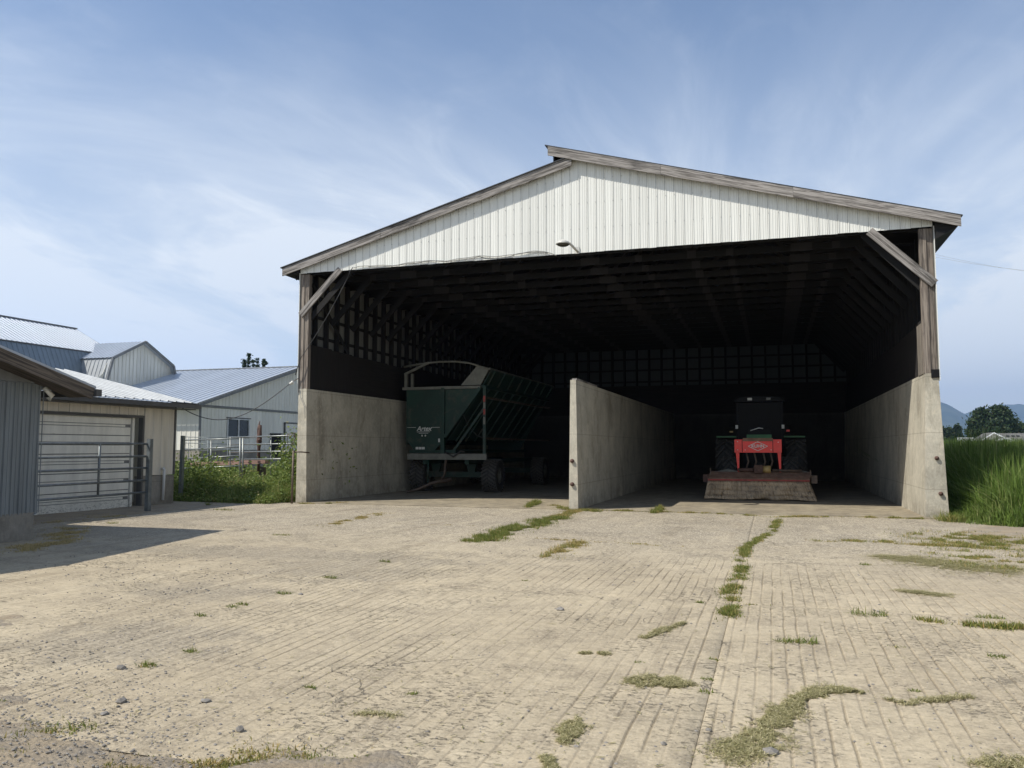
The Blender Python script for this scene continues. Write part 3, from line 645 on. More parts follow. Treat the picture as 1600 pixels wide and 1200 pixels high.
MB().beam((-11.12, 11.02, 2.43), (-11.12, sp, srf(sp)-.09), .05, .2).build('rake_board', MT['rake_dark'], shed)
MB().beam((-11.12, SY0-.63, 2.43), (-11.12, sp-.01, srf(sp)-.09), .05, .2).build('rake_board', MT['rake_dark'], shed)
MB().prism([(-11.09, 11.06, 2.55), (-11.09, sp, srf(sp)+.03), (-11.09, sp, srf(sp)), (-11.09, 11.06, 2.51)], (-4.6, 0, 0)).build('roof_sheet', MT['roofb'], shed)
MB().prism([(-11.09, SY0-.66, 2.55), (-11.09, sp-.01, srf(sp)+.03), (-11.09, sp-.01, srf(sp)), (-11.09, SY0-.66, 2.51)], (-4.6, 0, 0)).build('roof_sheet', MT['roofb'], shed)
MB().prism([(-11.145, 10.98, 2.40), (-11.145, sp, srf(sp)-.13), (-11.145, sp, srf(sp)-.16), (-11.145, 10.98, 2.36)], (-.44, 0, 0)).build('soffit', MT['rake_dark'], shed)
MB().box(-15.5, 11.03, 2.38, -11.05, 11.15, 2.50).build('gutter', MT['trim'], shed)
MB().tube([(-11.55, 10.43, 2.5), (-11.5, 10.55, 2.36), (-11.52, 10.5, 2.3)], .045, 8).build('downpipe', MT['grayw'], shed)

# garage
GX, GY1 = -15.4, 18.1
gar = thing('garage', 'low cream steel garage with a wide white overhead door and ribbed roof', 'garage', (GX, GY1, 0))
D0, D1 = 13.4, 16.88
def vs(y0, y1, z0, z1, name='siding_panel', mat='cream', pitch=.3, pieces=None):
    return ribbed(gar, name, MT[mat], (GX, y0, z0), (0, 1, 0), (0, 0, 1), y1-y0, z1-z0, pitch, .018, pieces or max(1, round((y1-y0)/.9)))
vs(11.0, D1+.07, 2.32, 2.60, pieces=6); vs(D1+.09, GY1, .78, 2.60, pieces=2)
MB().box(GX-6, 11, -.05, GX-.2, D0-.02, 2.3).build('side_wall', MT['cream'], gar)
MB().box(GX-.2, D1+.02, -.06, GX+.015, GY1, .76).build('foundation', MT['found'], gar)
MB().box(GX-6, GY1-.03, -.05, GX-.202, GY1-.005, 2.6).build('side_wall', MT['grayw'], gar)
MB().box(GX-.01, GY1-.04, .78, GX+.03, GY1+.015, 2.6).build('corner_trim', MT['trim'], gar)
MB().box(GX-.1, 12.0, 2.25, GX+.035, D1+.06, 2.31).build('door_header', MT['trim'], gar)
MB().box(GX-.1, D1, .0, GX+.035, D1+.06, 2.25).build('door_jamb', MT['trim'], gar)
MB().box(GX-.14, 16.62, .0, GX-.05, 16.69, 2.25).build('door_track', MT['door'], gar)
MB().box(GX-.9, 16.7, -.02, GX-.6, D1, 2.25).build('interior_shade', MT['cabm'], gar)  # black box painted in for the darkness behind the door gap
gd = MB().box(GX-.14, 12.0, -.04, GX-.1, 16.6, 2.24).build('garage_door', MT['trimg'], gar); del gd
door = [o for o in gar.children if o.name.startswith('garage_door')][0]
for k in range(5):
    z0 = k*.45; 
    MB().box(GX-.098, 12.0, z0+.006, GX-.075, 16.58, z0+.20).build('door_panel', MT['door'], door); MB().box(GX-.098, 12.0, z0+.215, GX-.072, 16.4, z0+.265).build('door_panel', MT['door'], door)
    MB().box(GX-.098, 12.0, z0+.28, GX-.075, 16.58, z0+.435).build('door_panel', MT['door'], door)
EX = GX+.42
def groof(x): return 2.70+.232*(EX-x)
ribbed(gar, 'roof_panel', MT['roofs'], (EX, 9.5, 2.70), (0, 1, 0), (-1, 0, .232), 9.0, 4.6, .3, .026, 10, .03)
MB().prism([(EX-.01, 18.45, 2.68), (EX-4.5, 18.45, 2.68+.232*4.49), (EX-4.5, 18.45, 2.53+.232*4.49), (EX-.01, 18.45, 2.55)], (0, .03, 0)).build('rake_trim', MT['trim'], gar)
MB().prism([(EX-4.46, 9.5, 3.74), (EX-4.46, 18.44, 3.74), (EX-8.9, 18.44, 2.7), (EX-8.9, 9.5, 2.7)], (0, 0, -.03)).build('rear_roof_slope', MT['roofb'], gar)
MB().box(EX-.02, 9.5, 2.55, EX+.09, 18.5, 2.665).build('gutter', MT['trim'], gar)
MB().box(GX+.02, 9.5, 2.52, EX-.025, 18.44, 2.54).build('soffit', MT['trim'], gar)
pp = MB(); pp.tube([(GX+.04, 17.62, .93), (GX+.09, 17.62, .95), (GX+.11, 17.62, .91), (GX+.11, 17.6, .12)], .035, 10); tag(pp.build('drain_pipe', MT['pvc']), 'white plastic drain pipe standing against the garage foundation', 'pipe')

# far gabled outbuilding
FX, FY0, FY1, FP = -29.05, 36.0, 54.6, 45.3
def frf(y): return 3.82+.292*((y-35.4) if y < FP else (2*FP-35.4-y))
ob = thing('long_outbuilding', 'long pale grey steel outbuilding with a sliding window and low gable', 'outbuilding', (FX, FY0, 0))
ribbed(ob, 'siding_panel', MT['grayw'], (FX, FY0, 1.36), (0, 1, 0), (0, 0, 1), 2.25, 2.3, .3, .02, 3)
ribbed(ob, 'siding_panel', MT['grayw'], (FX, 38.25, 3.16), (0, 1, 0), (0, 0, 1), 2.1, .5, .3, .02, 2)
ribbed(ob, 'siding_panel', MT['grayw'], (FX, 38.25, 1.36), (0, 1, 0), (0, 0, 1), 2.1, .68, .3, .02, 2)
ribbed(ob, 'siding_panel', MT['grayw'], (FX, 40.35, 1.36), (0, 1, 0), (0, 0, 1), 14.1, 2.3, .3, .02, 14)
ribbed(ob, 'gable_panel', MT['grayw'], (FX, FY0, 3.80), (0, 1, 0), (0, 0, 1), FY1-FY0, 1, .3, .02, 18, lenf=lambda u: (0, max(.02, frf(FY0+u)-3.86-.12)))
MB().box(FX-.01, FY0, 3.68, FX+.05, FY1, 3.78).build('trim_band', MT['trimg'], ob)
MB().box(FX-.2, FY0+.02, 0, FX+.02, FY1, 1.34).build('foundation', MT['found'], ob)
MB().box(FX-18, FY0+.02, 0, FX-.21, FY0+.2, 1.34).build('foundation', MT['found'], ob)
ribbed(ob, 'siding_panel', MT['grayw'], (FX-18, FY0, 1.36), (1, 0, 0), (0, 0, 1), 18, 2.35, .3, .02, 18)
MB().box(FX-.04, FY0-.03, 1.36, FX+.06, FY0+.05, 3.7).build('corner_trim', MT['trimg'], ob)
MB().box(FX-.1, FY0+.3, 1.4, FX-.06, FY1-.2, 3.6).build('inner_wall', MT['cabm'], ob)
wf = MB(); 
for a in ((38.28, 2.06, 40.3, 2.12), (38.28, 3.08, 40.3, 3.14), (38.28, 2.12, 38.34, 3.08), (40.24, 2.12, 40.3, 3.08), (39.26, 2.12, 39.33, 3.08)): wf.box(FX-.03, a[0], a[1], FX+.05, a[2], a[3])
win = wf.build('window', MT['frame'], ob); MB().box(FX-.01, 38.34, 2.12, FX+.0, 39.26, 3.08).build('pane', MT['glass'], win); MB().box(FX-.02, 39.33, 2.12, FX-.01, 40.24, 3.08).build('pane', MT['glass'], win)
MB().box(FX-.0, 38.2, 3.15, FX+.06, 40.4, 3.2).build('window_trim', MT['trim'], ob)
MB().box(FX+.022, 42.4, .9, FX+.06, 43.5, 2.3).build('dark_opening', MT['cabm'], ob); MB().box(FX+.03, 42.35, 2.3, FX+.1, 43.55, 2.38).build('opening_frame', MT['trim'], ob)  # black panel stands in for the shade inside an opening
od = MB().box(FX+.022, 43.9, 1.2, FX+.06, 48, 3.0).build('overhead_door', MT['grayw'], ob)
for k in range(6): MB().box(FX+.061, 43.95, 1.2+k*.3+.01, FX+.075, 47.9, 1.2+k*.3+.285).build('door_panel', MT['grayw'], od)
MB().box(FX+.022, 43.82, 1.2, FX+.09, 43.9, 3.08).build('door_trim', MT['trim'], ob); MB().box(FX+.022, 43.9, 3.0, FX+.09, 48.1, 3.08).build('door_trim', MT['trim'], ob)
sl = math.atan(.292)
ribbed(ob, 'roof_panel', MT['roofb'], (FX-20, 35.4, 3.82), (1, 0, 0), (0, 1, .292), 20.4, (FP-35.4)/math.cos(sl), .45, .03, 15, .04)
MB().prism([(FX+.4, FP, frf(FP)), (FX+.4, FY1+.6, frf(FY1+.6)), (FX+.4, FY1+.6, frf(FY1+.6)-.04), (FX+.4, FP, frf(FP)-.04)], (-20.4, 0, 0)).build('rear_roof_slope', MT['roofb'], ob)
MB().prism([(FX+.38, 35.38, 3.80), (FX+.38, FP, frf(FP)-.02), (FX+.38, FP, frf(FP)-.2), (FX+.38, 35.38, 3.64)], (.04, 0, 0)).build('rake_trim', MT['trimg'], ob)
MB().box(FX-20, FP-.12, frf(FP)+.01, FX+.42, FP+.12, frf(FP)+.05).build('ridge_cap', MT['roofs'], ob)
MB().box(FX-20, 35.30, 3.66, FX+.4, 35.4, 3.80).build('gutter', MT['trim'], ob)

# gambrel barn, behind
CXG, CY = -38.0, 41.35
gb = thing('gambrel_barn', 'large gambrel barn with silvery roof and pale cross gable behind the outbuilding', 'barn', (CXG, CY, 0))
GP = [(38.2, 5.72), (38.75, 6.9), (CY, 8.2), (43.95, 6.9), (44.5, 5.72)]
gx = []
def gtop(y):
    ys = [p[0] for p in GP]; zs = [p[1] for p in GP]; return float(np.interp(y, ys, zs))
y = 38.0; 
while y < 44.7:
    y1 = y+.3; m = MB(); za, zb2 = gtop(max(38.2, y))-.05, gtop(min(44.5, y1))-.05
    m.prism([(CXG, y+.004, 2.5), (CXG, y1-.004, 2.5), (CXG, y1-.004, zb2), (CXG, y+.004, za)], (.02, 0, 0)); m.box(CXG+.02, y+.01, 2.5, CXG+.045, y+.05, min(za, zb2)-.05); m.build('siding_strip', MT['grayw'], gb); y += .3
def slope(name, mat, P0, P1, x0, x1, thick=.03, pitch=.3, n=4):
    a = Vector((x0, P0[0], P0[1])); al = Vector((0, P1[0]-P0[0], P1[1]-P0[1])); ribbed(gb, name, mat, a, (1, 0, 0), al, x1-x0, al.length, pitch, .03, n, .04)
slope('roof_panel', MT['roofs'], (38.15, 5.0), (38.75, 6.9), -40.2, CXG+.35, n=3)
slope('roof_panel', MT['roofb'], (38.65, 6.9), (CY, 8.2), -42.6, CXG+.35, n=6)
MB().prism([(CXG+.35, CY, 8.2), (CXG+.35, 44.05, 6.87), (CXG+.35, 44.6, 5.5), (CXG+.35, 44.5, 5.5), (CXG+.35, 43.95, 6.8), (CXG+.35, CY, 8.12)], (-4.6, 0, 0)).build('rear_roof_slope', MT['roofb'], gb)
for (a, b) in zip(GP[:-1], GP[1:]): MB().beam((CXG+.36, a[0], a[1]-.03 if a[1] > 5.8 else 5.0), (CXG+.36, b[0], b[1]-.03 if b[1] > 5.8 else 5.0), .05, .16).build('rake_trim', MT['trimg'], gb)
RX, BX = -44.0, -40.3
Lr = math.hypot(RX-BX, 9.38-7.45)
ribbed(gb, 'roof_panel', MT['roofb'], (BX, 20.0, 7.45), (0, 1, 0), (RX-BX, 0, 9.38-7.45), 22.0, Lr, .32, .03, 18, .04)
ribbed(gb, 'lower_roof_panel', MT['roof_shade'], (-38.9, 20.0, 4.2), (0, 1, 0), (BX-.02+38.9, 0, 7.42-4.2), 21.9, 3.5, .32, .03, 18, .04)  # darker copy of the steel, the steep slope's shade painted in
MB().prism([(RX, 20, 9.38), (RX-3.7, 20, 7.45), (RX-5, 20, 4.2), (RX-4.9, 20, 4.2), (RX-3.6, 20, 7.3), (RX, 20, 9.2)], (0, 22, 0)).build('rear_roof_slope', MT['roofb'], gb)
MB().prism([(BX, 41.9, 7.3), (RX, 41.9, 9.25), (RX-3.6, 41.9, 7.3), (RX-4.9, 41.9, 4.2), (RX-4.9, 41.9, 0), (-39.1, 41.9, 0), (-39.1, 41.9, 4.2)], (0, .05, 0)).build('end_wall', MT['grayw'], gb)
MB().box(RX-4.8, 20, 0, -39.2, 41.85, 4.15).build('wall', MT['grayw'], gb)
MB().box(RX-.12, 20, 9.37, RX+.12, 42, 9.43).build('ridge_cap', MT['trimg'], gb)
MB().box(BX-.03, 20, 7.38, BX+.05, 41.9, 7.44).build('break_trim', MT['trim'], gb)

# house roof beyond the field
def at(px, py, Y): x, z = hp(px, py, Y); return Vector((x, Y, z))
HY = 200
hs = thing('farm_house', 'low house with pale gable and grey shingle roof beyond the tall grass', 'house', (at(1580, 690, HY).x, HY, 0))
g0, gp_, g1 = at(1529, 690, HY), at(1552, 676, HY), at(1578, 688, HY)
MB().prism([(g0.x, HY, 0), (g1.x+.2, HY, 0), (g1.x, HY, g1.z), (gp_.x, HY, gp_.z-.1), (g0.x, HY, g0.z)], (0, .3, 0)).build('gable_wall', MT['wallc'], hs)
MB().prism([(g0.x-.4, HY-.5, g0.z-.2), (gp_.x, HY-.5, gp_.z+.05), (gp_.x, HY-.5, gp_.z-.2), (g0.x-.4, HY-.5, g0.z-.45)], (0, 9, 0)).build('roof', MT['shingle'], hs)
MB().prism([(gp_.x+.01, HY-.5, gp_.z+.05), (g1.x+.6, HY-.5, g1.z-.2), (g1.x+.6, HY-.5, g1.z-.45), (gp_.x+.01, HY-.5, gp_.z-.2)], (0, 9, 0)).build('roof', MT['shingle'], hs)
for a, b in ((g0, gp_), (gp_, g1)): MB().beam((a.x, HY-.55, a.z-.05), (b.x, HY-.55, b.z-.05), .06, .25).build('rake_trim', MT['frame'], hs)
r0, r1 = at(1556, 677, HY+6), at(1640, 677, HY+6)
rf = MB().prism([(gp_.x+1, HY+6, r0.z), (r1.x+8, HY+6, r0.z), (r1.x+8, HY+1.5, r0.z-1.7), (gp_.x+1, HY+1.5, r0.z-1.7)], (0, 0, -.2)).build('roof', MT['shingle'], hs)
MB().box(gp_.x+1, HY+2.2, 0, r1.x+8, HY+11, r0.z-1.7).build('wall', MT['wallc'], hs)
for px in (1574, 1582, 1590):
    v = at(px, 680, HY+4); MB().box(v.x-.3, HY+3.6, v.z-.15, v.x+.3, HY+4.2, v.z+.05).build('roof_vent', MT['trim'], rf)
g2 = at(1556, 690, HY-3); MB().prism([(g2.x-1.6, HY-6, g2.z-.3), (g2.x+1.7, HY-6, g2.z+.75), (g2.x+4.2, HY-6, g2.z-.3)], (0, 5.5, 0)).build('porch_roof', MT['frame'], hs)
v = at(1511, 686, HY-10); tk = thing('white_trailer', 'plain white box trailer far off beside the house', 'trailer', (v.x, HY-10, 0))
MB().box(v.x-1, HY-10, .7, v.x+1.2, HY-6, v.z+.35).build('box', MT['frame'], tk); MB().lathe((v.x-1, HY-8, .4), (1, 0, 0), [(0, 0), (.4, 0), (.4, 2.2), (0, 2.2)], 12).build('wheel', MT['rubber'], tk)
#==MACHINES==
# ------------------------------------------------------------------ wheels
def tyre(parent, c, R, w, rimr, name='wheel', lugs=22, chevron=True, lugh=.035):
    c = Vector(c); hub = MB().lathe(c, (1, 0, 0), [(0, -w*.2), (rimr*.5, -w*.22), (rimr*.55, -w*.42), (rimr, -w*.45), (rimr, w*.45), (rimr*.55, w*.42), (rimr*.5, w*.22), (0, w*.2)], 24).build(name, MT['rim'], parent)
    R0 = R-lugh
    MB().lathe(c, (1, 0, 0), [(rimr, -w*.46), (rimr*1.1, -w*.5), (R0*.86, -w*.52), (R0*.97, -w*.46), (R0, -w*.3), (R0, w*.3), (R0*.97, w*.46), (R0*.86, w*.52), (rimr*1.1, w*.5), (rimr, w*.46)], 36).build('tyre', MT['rubber'], hub)
    m = MB()
    for k in range(lugs):
        for s in (-1, 1):
            t = 2*math.pi*(k+(.5 if s > 0 else 0))/lugs; dt = (.34 if chevron else .05)*(22/lugs)
            def P(x, a): return c+Vector((x, math.cos(a)*(R0+lugh*.45), math.sin(a)*(R0+lugh*.45)))
            a = P(s*.015, t); b = P(s*w*.5, t+dt); nrm = Vector((0, math.cos(t+dt/2), math.sin(t+dt/2))); m.beam(a, b, .05 if chevron else .07, lugh*1.1, nrm)
    tag(m.build('tread_lugs', MT['lug'], hub), kind='stuff'); return hub
def poly(name, mat, par, pts, ext): return MB().prism(pts, ext).build(name, mat, par)

# ------------------------------------------------------------------ forage trailer
TY = 25.0
tr = thing('forage_trailer', 'dark green high-sided forage trailer parked in the left bay', 'trailer', (-10.4, TY, 0))
fp = poly('front_panel', MT['green'], tr, [(-11.78, TY, 1.75), (-11.45, TY, 1.38), (-10.75, TY, 1.38), (-10.5, TY, 1.65), (-10.5, TY, 3.44), (-11.78, TY, 3.44)], (0, .05, 0))
poly('side_front_panel', MT['green'], tr, [(-10.36, TY+.01, 1.95), (-9.22, TY+.01, 3.44), (-10.36, TY+.01, 3.44)], (0, .05, 0))
MB().box(-10.5, TY-.06, 1.2, -10.37, TY+.08, 3.5).build('centre_post', MT['green'], tr)
MB().beam((-10.36, TY-.02, 1.85), (-9.12, TY-.02, 3.46), .09, .11).build('diagonal_brace', MT['green'], tr)
MB().beam((-10.1, TY+.12, 1.38), (-8.98, TY+.12, 2.85), .06, .08).build('diagonal_brace', MT['green'], tr)
MB().box(-11.92, TY-.05, 3.45, -9.1, TY+.06, 3.54).build('front_rim', MT['frameg'], tr)
MB().box(-11.69, TY-.08, 1.1, -8.87, TY+.04, 1.3).build('front_beam', MT['frameg'], tr)
cp = MB().box(-9.0, TY-.06, 1.3, -8.9, TY+.04, 3.52).build('corner_post', MT['green'], tr)
for z0, z1, mm in ((3.0, 3.2, 'red'), (2.78, 2.98, 'decal'), (2.58, 2.76, 'red'), (2.26, 2.5, 'decal')): MB().box(-8.985, TY-.068, z0, -8.915, TY-.061, z1).build('reflector', MT['redd' if mm == 'red' else 'frameg'], cp)
for z, zz in ((3.14, 3.16), (1.8, 1.8)): MB().beam((-8.93, TY, z), (-8.93, TY+8, zz), .06, .06).build('guard_rail', MT['rustd'], tr)
# hull sides: left upright, right sloping in; ribs
poly('left_side', MT['green'], tr, [(-11.8, TY+.05, 1.6), (-11.8, TY+8.2, 1.6), (-11.8, TY+8.2, 3.5), (-11.8, TY+.05, 3.5)], (.05, 0, 0))
poly('sloping_side', MT['green'], tr, [(-10.3, TY+.07, 1.75), (-10.3, TY+8.2, 1.75), (-9.08, TY+8.2, 3.48), (-9.08, TY+.07, 3.48)], (.02, 0, .01))
for k in range(9): MB().beam((-10.2, TY+.6+k*.9, 1.72), (-9.0, TY+.6+k*.9, 3.46), .035, .05).build('side_rib', MT['green'], tr)
MB().box(-11.7, TY+.05, 1.32, -10.0, TY+8.2, 1.42).build('floor', MT['green'], tr)
MB().box(-9.14, TY+.05, 3.46, -8.98, TY+8.2, 3.56).build('side_rim', MT['green'], tr)
poly('rear_panel', MT['green'], tr, [(-11.75, TY+8.2, 1.4), (-10.3, TY+8.2, 1.4), (-9.08, TY+8.2, 3.5), (-11.75, TY+8.2, 3.5)], (0, .05, 0))
# flared extension on top
MB().box(-11.86, TY-.02, 3.55, -11.76, TY+.08, 3.98).build('extension_post', MT['frameg'], tr); MB().box(-11.62, TY-.02, 3.55, -11.54, TY+.08, 4.0).build('extension_post', MT['frameg'], tr)
MB().beam((-11.86, TY, 3.98), (-10.97, TY, 4.36), .06, .08).build('extension_bar', MT['frameg'], tr)
arch = [(-11.9, 4.24), (-11.3, 4.33), (-10.6, 4.38), (-10.0, 4.37), (-9.5, 4.3), (-8.82, 4.08)]
MB().tube([(x, TY+.02, z) for x, z in arch], .035, 6).build('hoop', MT['frameg'], tr)
poly('flared_wing', MT['frameg'], tr, [(-9.82, TY+.04, 3.57), (-9.24, TY+.04, 4.22), (-8.84, TY+.04, 4.06), (-9.12, TY+.04, 3.57)], (0, .05, 0))
poly('flared_side', MT['green'], tr, [(-9.08, TY+.1, 3.57), (-9.08, TY+8.2, 3.57), (-8.78, TY+8.2, 4.06), (-8.78, TY+.1, 4.06)], (.03, 0, 0))
for k in range(8): MB().beam((-9.0, TY+.4+k*1.05, 3.56), (-8.72, TY+.4+k*1.05, 4.05), .05, .05).build('wing_rib', MT['green'], tr)
MB().beam((-8.80, TY, 4.09), (-8.80, TY+8.2, 4.09), .06, .06).build('wing_rim', MT['frameg'], tr)
for x in (-11.1, -9.6): MB().box(x-.07, TY+.05, .95, x+.07, TY+8.1, 1.1).build('chassis_rail', MT['green'], tr)
for yy in (TY+.85, TY+6.6):
    MB().box(-11.5, yy-.09, .5, -9.0, yy+.09, .68).build('axle', MT['green'], tr)
    for x in (-11.55, -8.95): tyre(tr, (x, yy, .56), .56, .5, .27, lugs=26)
for x in (-11.0, -9.7): poly('axle_bracket', MT['green'], tr, [(x-.18, TY+.75, .95), (x+.18, TY+.75, .95), (x+.1, TY+.75, .6), (x-.1, TY+.75, .6)], (0, .1, 0))
MB().tube([(-10.3, TY-.02, 1.15), (-10.32, TY-.1, .6), (-10.42, TY-.2, .42)], [.05, .045, .05], 7).build('drawbar_link', MT['mech'], tr)
MB().tube([(-10.1, TY-.05, .45), (-10.7, TY-.35, .33), (-11.0, TY-.6, .16), (-11.35, TY-.8, .06)], [.08, .06, .05, .04], 7).build('drawbar', MT['mech'], tr)
MB().tube([(-10.95, TY-.02, 1.1), (-10.95, TY-.05, .3)], .03, 7).build('parking_stand', MT['green'], tr)
MB().tube([(-9.7, TY-.03, 2.6), (-9.5, TY-.05, 2.2), (-9.2, TY-.06, 1.9), (-8.95, TY-.06, 1.8)], .012, 5).build('hose', MT['rubber'], tr)
MB().tube([(-10.3, TY-.1, 1.35), (-10.0, TY-.15, 1.2), (-9.75, TY-.12, 1.38), (-9.6, TY-.1, 1.36)], .03, 6).build('hose', MT['rubber'], tr)
text_mesh('Artex', .22, MT['decal'], fp, (-11.12, TY-.004, 2.13), shear=.25, bold=.004)
for z, x0, x1 in ((2.17, -11.75, -11.42), (2.17, -10.86, -10.55)): MB().box(x0, TY-.005, z, x1, TY-.001, z+.012).build('pinstripe', MT['decal'], fp)
for z, hw in ((2.02, .24), (1.975, .17)): MB().box(-11.14-hw, TY-.005, z, -11.14+hw, TY-.001, z+.014).build('pinstripe', MT['decal'], fp)
for x in (-11.19, -11.07): MB().lathe((x, TY-.001, 1.9), (0, -1, 0), [(.0, .004), (.03, .004), (.03, 0)], 12).build('emblem', MT['decal'], fp)
for k in range(3): MB().box(-11.42+k*.115, TY-.005, 1.44, -11.32+k*.115, TY-.001, 1.52).build('decal', MT['decal'], fp)
MB().box(-10.6, TY-.005, 1.68, -10.54, TY-.001, 1.8).build('decal', MT['decal'], fp)

# ------------------------------------------------------------------ tractor
TX, QY = -.36, 27.0
tt = thing('tractor', 'dark green farm tractor with cab parked behind the red mower', 'tractor', (TX, QY, 0))
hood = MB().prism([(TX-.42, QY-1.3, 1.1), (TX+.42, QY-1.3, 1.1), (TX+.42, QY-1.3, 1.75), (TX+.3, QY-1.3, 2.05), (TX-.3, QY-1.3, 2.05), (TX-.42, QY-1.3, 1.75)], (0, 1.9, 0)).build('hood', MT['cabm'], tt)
bv = hood.modifiers.new('b', 'BEVEL'); bv.width = .08; bv.segments = 3
MB().box(TX-.36, QY-1.36, 1.76, TX+.36, QY-1.31, 1.9).build('nose_band', MT['greenl'], hood); MB().tube([(TX-.25, QY-1.33, 2.02), (TX, QY-1.35, 2.10), (TX+.12, QY-1.33, 2.08)], .014, 6).build('nose_trim', MT['decal'], hood)
cab = MB()
for x in (TX-.7, TX+.7):
    for yy in (QY+.65, QY+2.0): cab.beam((x, yy, 1.6), (x*1+(.0), yy, 3.0), .08, .08)
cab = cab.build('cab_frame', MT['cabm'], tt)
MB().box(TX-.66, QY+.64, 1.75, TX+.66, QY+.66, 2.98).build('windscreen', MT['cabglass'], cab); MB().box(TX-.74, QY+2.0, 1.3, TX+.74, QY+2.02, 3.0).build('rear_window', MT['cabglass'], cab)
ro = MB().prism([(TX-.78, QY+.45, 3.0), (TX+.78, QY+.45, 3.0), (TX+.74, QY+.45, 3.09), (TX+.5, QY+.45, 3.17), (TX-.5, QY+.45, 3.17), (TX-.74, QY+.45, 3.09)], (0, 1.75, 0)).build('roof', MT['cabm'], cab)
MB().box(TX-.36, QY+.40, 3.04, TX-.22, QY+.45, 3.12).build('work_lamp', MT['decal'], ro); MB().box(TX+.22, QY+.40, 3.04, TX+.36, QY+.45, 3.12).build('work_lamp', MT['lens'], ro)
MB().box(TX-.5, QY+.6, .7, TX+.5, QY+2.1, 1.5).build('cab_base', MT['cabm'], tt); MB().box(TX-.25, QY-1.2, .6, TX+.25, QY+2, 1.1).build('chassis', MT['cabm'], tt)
for s in (-1, 1):
    tyre(tt, (TX+s*1.1, QY+1.3, .9), .9, .62, .5, 'rear_wheel', 16, True, .075); tyre(tt, (TX+s*.88, QY-.7, .62), .62, .42, .34, 'front_wheel', 18, True, .045)
    MB().box(TX+s*.74-.02 if s > 0 else TX-1.4, QY+.9, 1.84, TX+1.4 if s > 0 else TX-.74+.02, QY+1.9, 1.89).build('mudguard', MT['greenl'], tt)
    MB().beam((TX+s*.72, QY+.6, 2.2), (TX+s*.95, QY+.35, 2.2), .02, .02).build('mirror_arm', MT['cabm'], tt); MB().box(TX+s*.72-.04, QY+.5, 2.12, TX+s*.72+.04, QY+.54, 2.24).build('marker_lamp', MT['decal'], tt)
MB().box(TX+.82, QY+.5, 2.02, TX+.92, QY+.54, 2.08).build('marker_lamp', MT['red'], tt); MB().box(TX-.95, QY+.5, 2.0, TX-.84, QY+.54, 2.05).build('marker_lamp', MT['yellow'], tt)

# ------------------------------------------------------------------ front mower
MY = 24.3
mw = thing('front_mower', 'red headed front mower with a dusty canvas skirt in the right bay', 'mower', (-.37, MY, 0))
# canvas skirt with folds
n = 44; m = MB(); V = []
for k in range(n+1):
    t = k/n; row = []
    for j, h in enumerate((.56, .42, .28, .15, .04)):
        s = (.56-h)/.52; x = (-1.79+2.74*t)*(1-s)+(-1.9+3.06*t)*s
        yb = MY-.02-.16*s-.07*s*math.sin(t*21+1.6*math.sin(t*7+j*.5))-.06*s*math.sin(t*9+j*1.3)-.05*(s > .2)*random.random(); row.append((x, yb, h+(.012*math.sin(t*17) if j == 4 else 0)))
    V.append(row)
for k in range(n):
    for j in range(4): m.face([V[k][j], V[k][j+1], V[k+1][j+1], V[k+1][j]], sm=True)
sk = m.build('canvas_skirt', MT['canvas'], mw); sm_ = sk.modifiers.new('s', 'SOLIDIFY'); sm_.thickness = .006
poly('side_skirt', MT['canvas'], mw, [(.96, MY, .56), (1.16, MY-.18, .04), (1.2, MY+1.0, .04), (1.02, MY+1.0, .56)], (.005, 0, 0))
dk = MB().prism([(-1.8, MY-.04, .56), (-1.8, MY-.04, .63), (-1.74, MY+.3, .80), (-1.74, MY+1.1, .80), (-1.8, MY+1.15, .56)], (2.8, 0, 0)).build('deck', MT['deckm'], mw)
MB().box(-1.79, MY-.075, .555, .98, MY-.03, .595).build('front_lip', MT['redd'], dk)
for x0, x1 in ((-1.55, -.95), (.2, 1.0)): MB().prism([(x0, MY+.3, .805), (x1, MY+.3, .805), ((x0+x1)/2, MY+.35, .88)], (0, .5, 0)).build('deck_cover', MT['frameg'], dk)
for s, x in ((-1, -1.88), (1, 1.1)): MB().box(x-.06, MY+.1, .5, x+.1, MY+.5, .72).build('end_bracket', MT['rust'] if s < 0 else MT['mech'], mw); 
MB().beam((-1.72, MY+.05, .7), (-1.72, MY+.05, .92), .03, .03).build('marker_rod', MT['mech'], mw); MB().beam((1.02, MY+.05, .7), (1.02, MY+.05, .88), .03, .03).build('marker_rod', MT['mech'], mw)
hd = MB().box(-1.04, MY+.25, 1.36, .27, MY+.31, 1.74).build('headboard', MT['red'], mw); bb = hd.modifiers.new('b', 'BEVEL'); bb.width = .01
MB().box(-.8, MY+.23, 1.69, .03, MY+.249, 1.78).build('top_flap', MT['deckm'], hd)
for x in (-.82, .03): MB().box(x-.008, MY+.243, 1.37, x+.008, MY+.2495, 1.73).build('seam', MT['cabm'], hd)
for x, z in ((-.95, 1.68), (-.74, 1.44), (-.02, 1.44), (.18, 1.66), (-.38, 1.66), (-.95, 1.44)): MB().lathe((x, MY+.25, z), (0, -1, 0), [(0, .012), (.014, .012), (.014, 0)], 8).build('bolt', MT['decal'], hd)
dm = MB(); c = Vector((-.385, MY+.245, 1.545)); 
for (a, b) in (((-.27, 0), (0, .13)), ((0, .13), (.27, 0)), ((.27, 0), (0, -.13)), ((0, -.13), (-.27, 0))): dm.beam(c+Vector((a[0], 0, a[1])), c+Vector((b[0], 0, b[1])), .004, .014, (0, 1, 0)) if False else dm.beam(c+Vector((a[0], 0, a[1])), c+Vector((b[0], 0, b[1])), .006, .015)
dm.build('emblem', MT['decal'], hd)
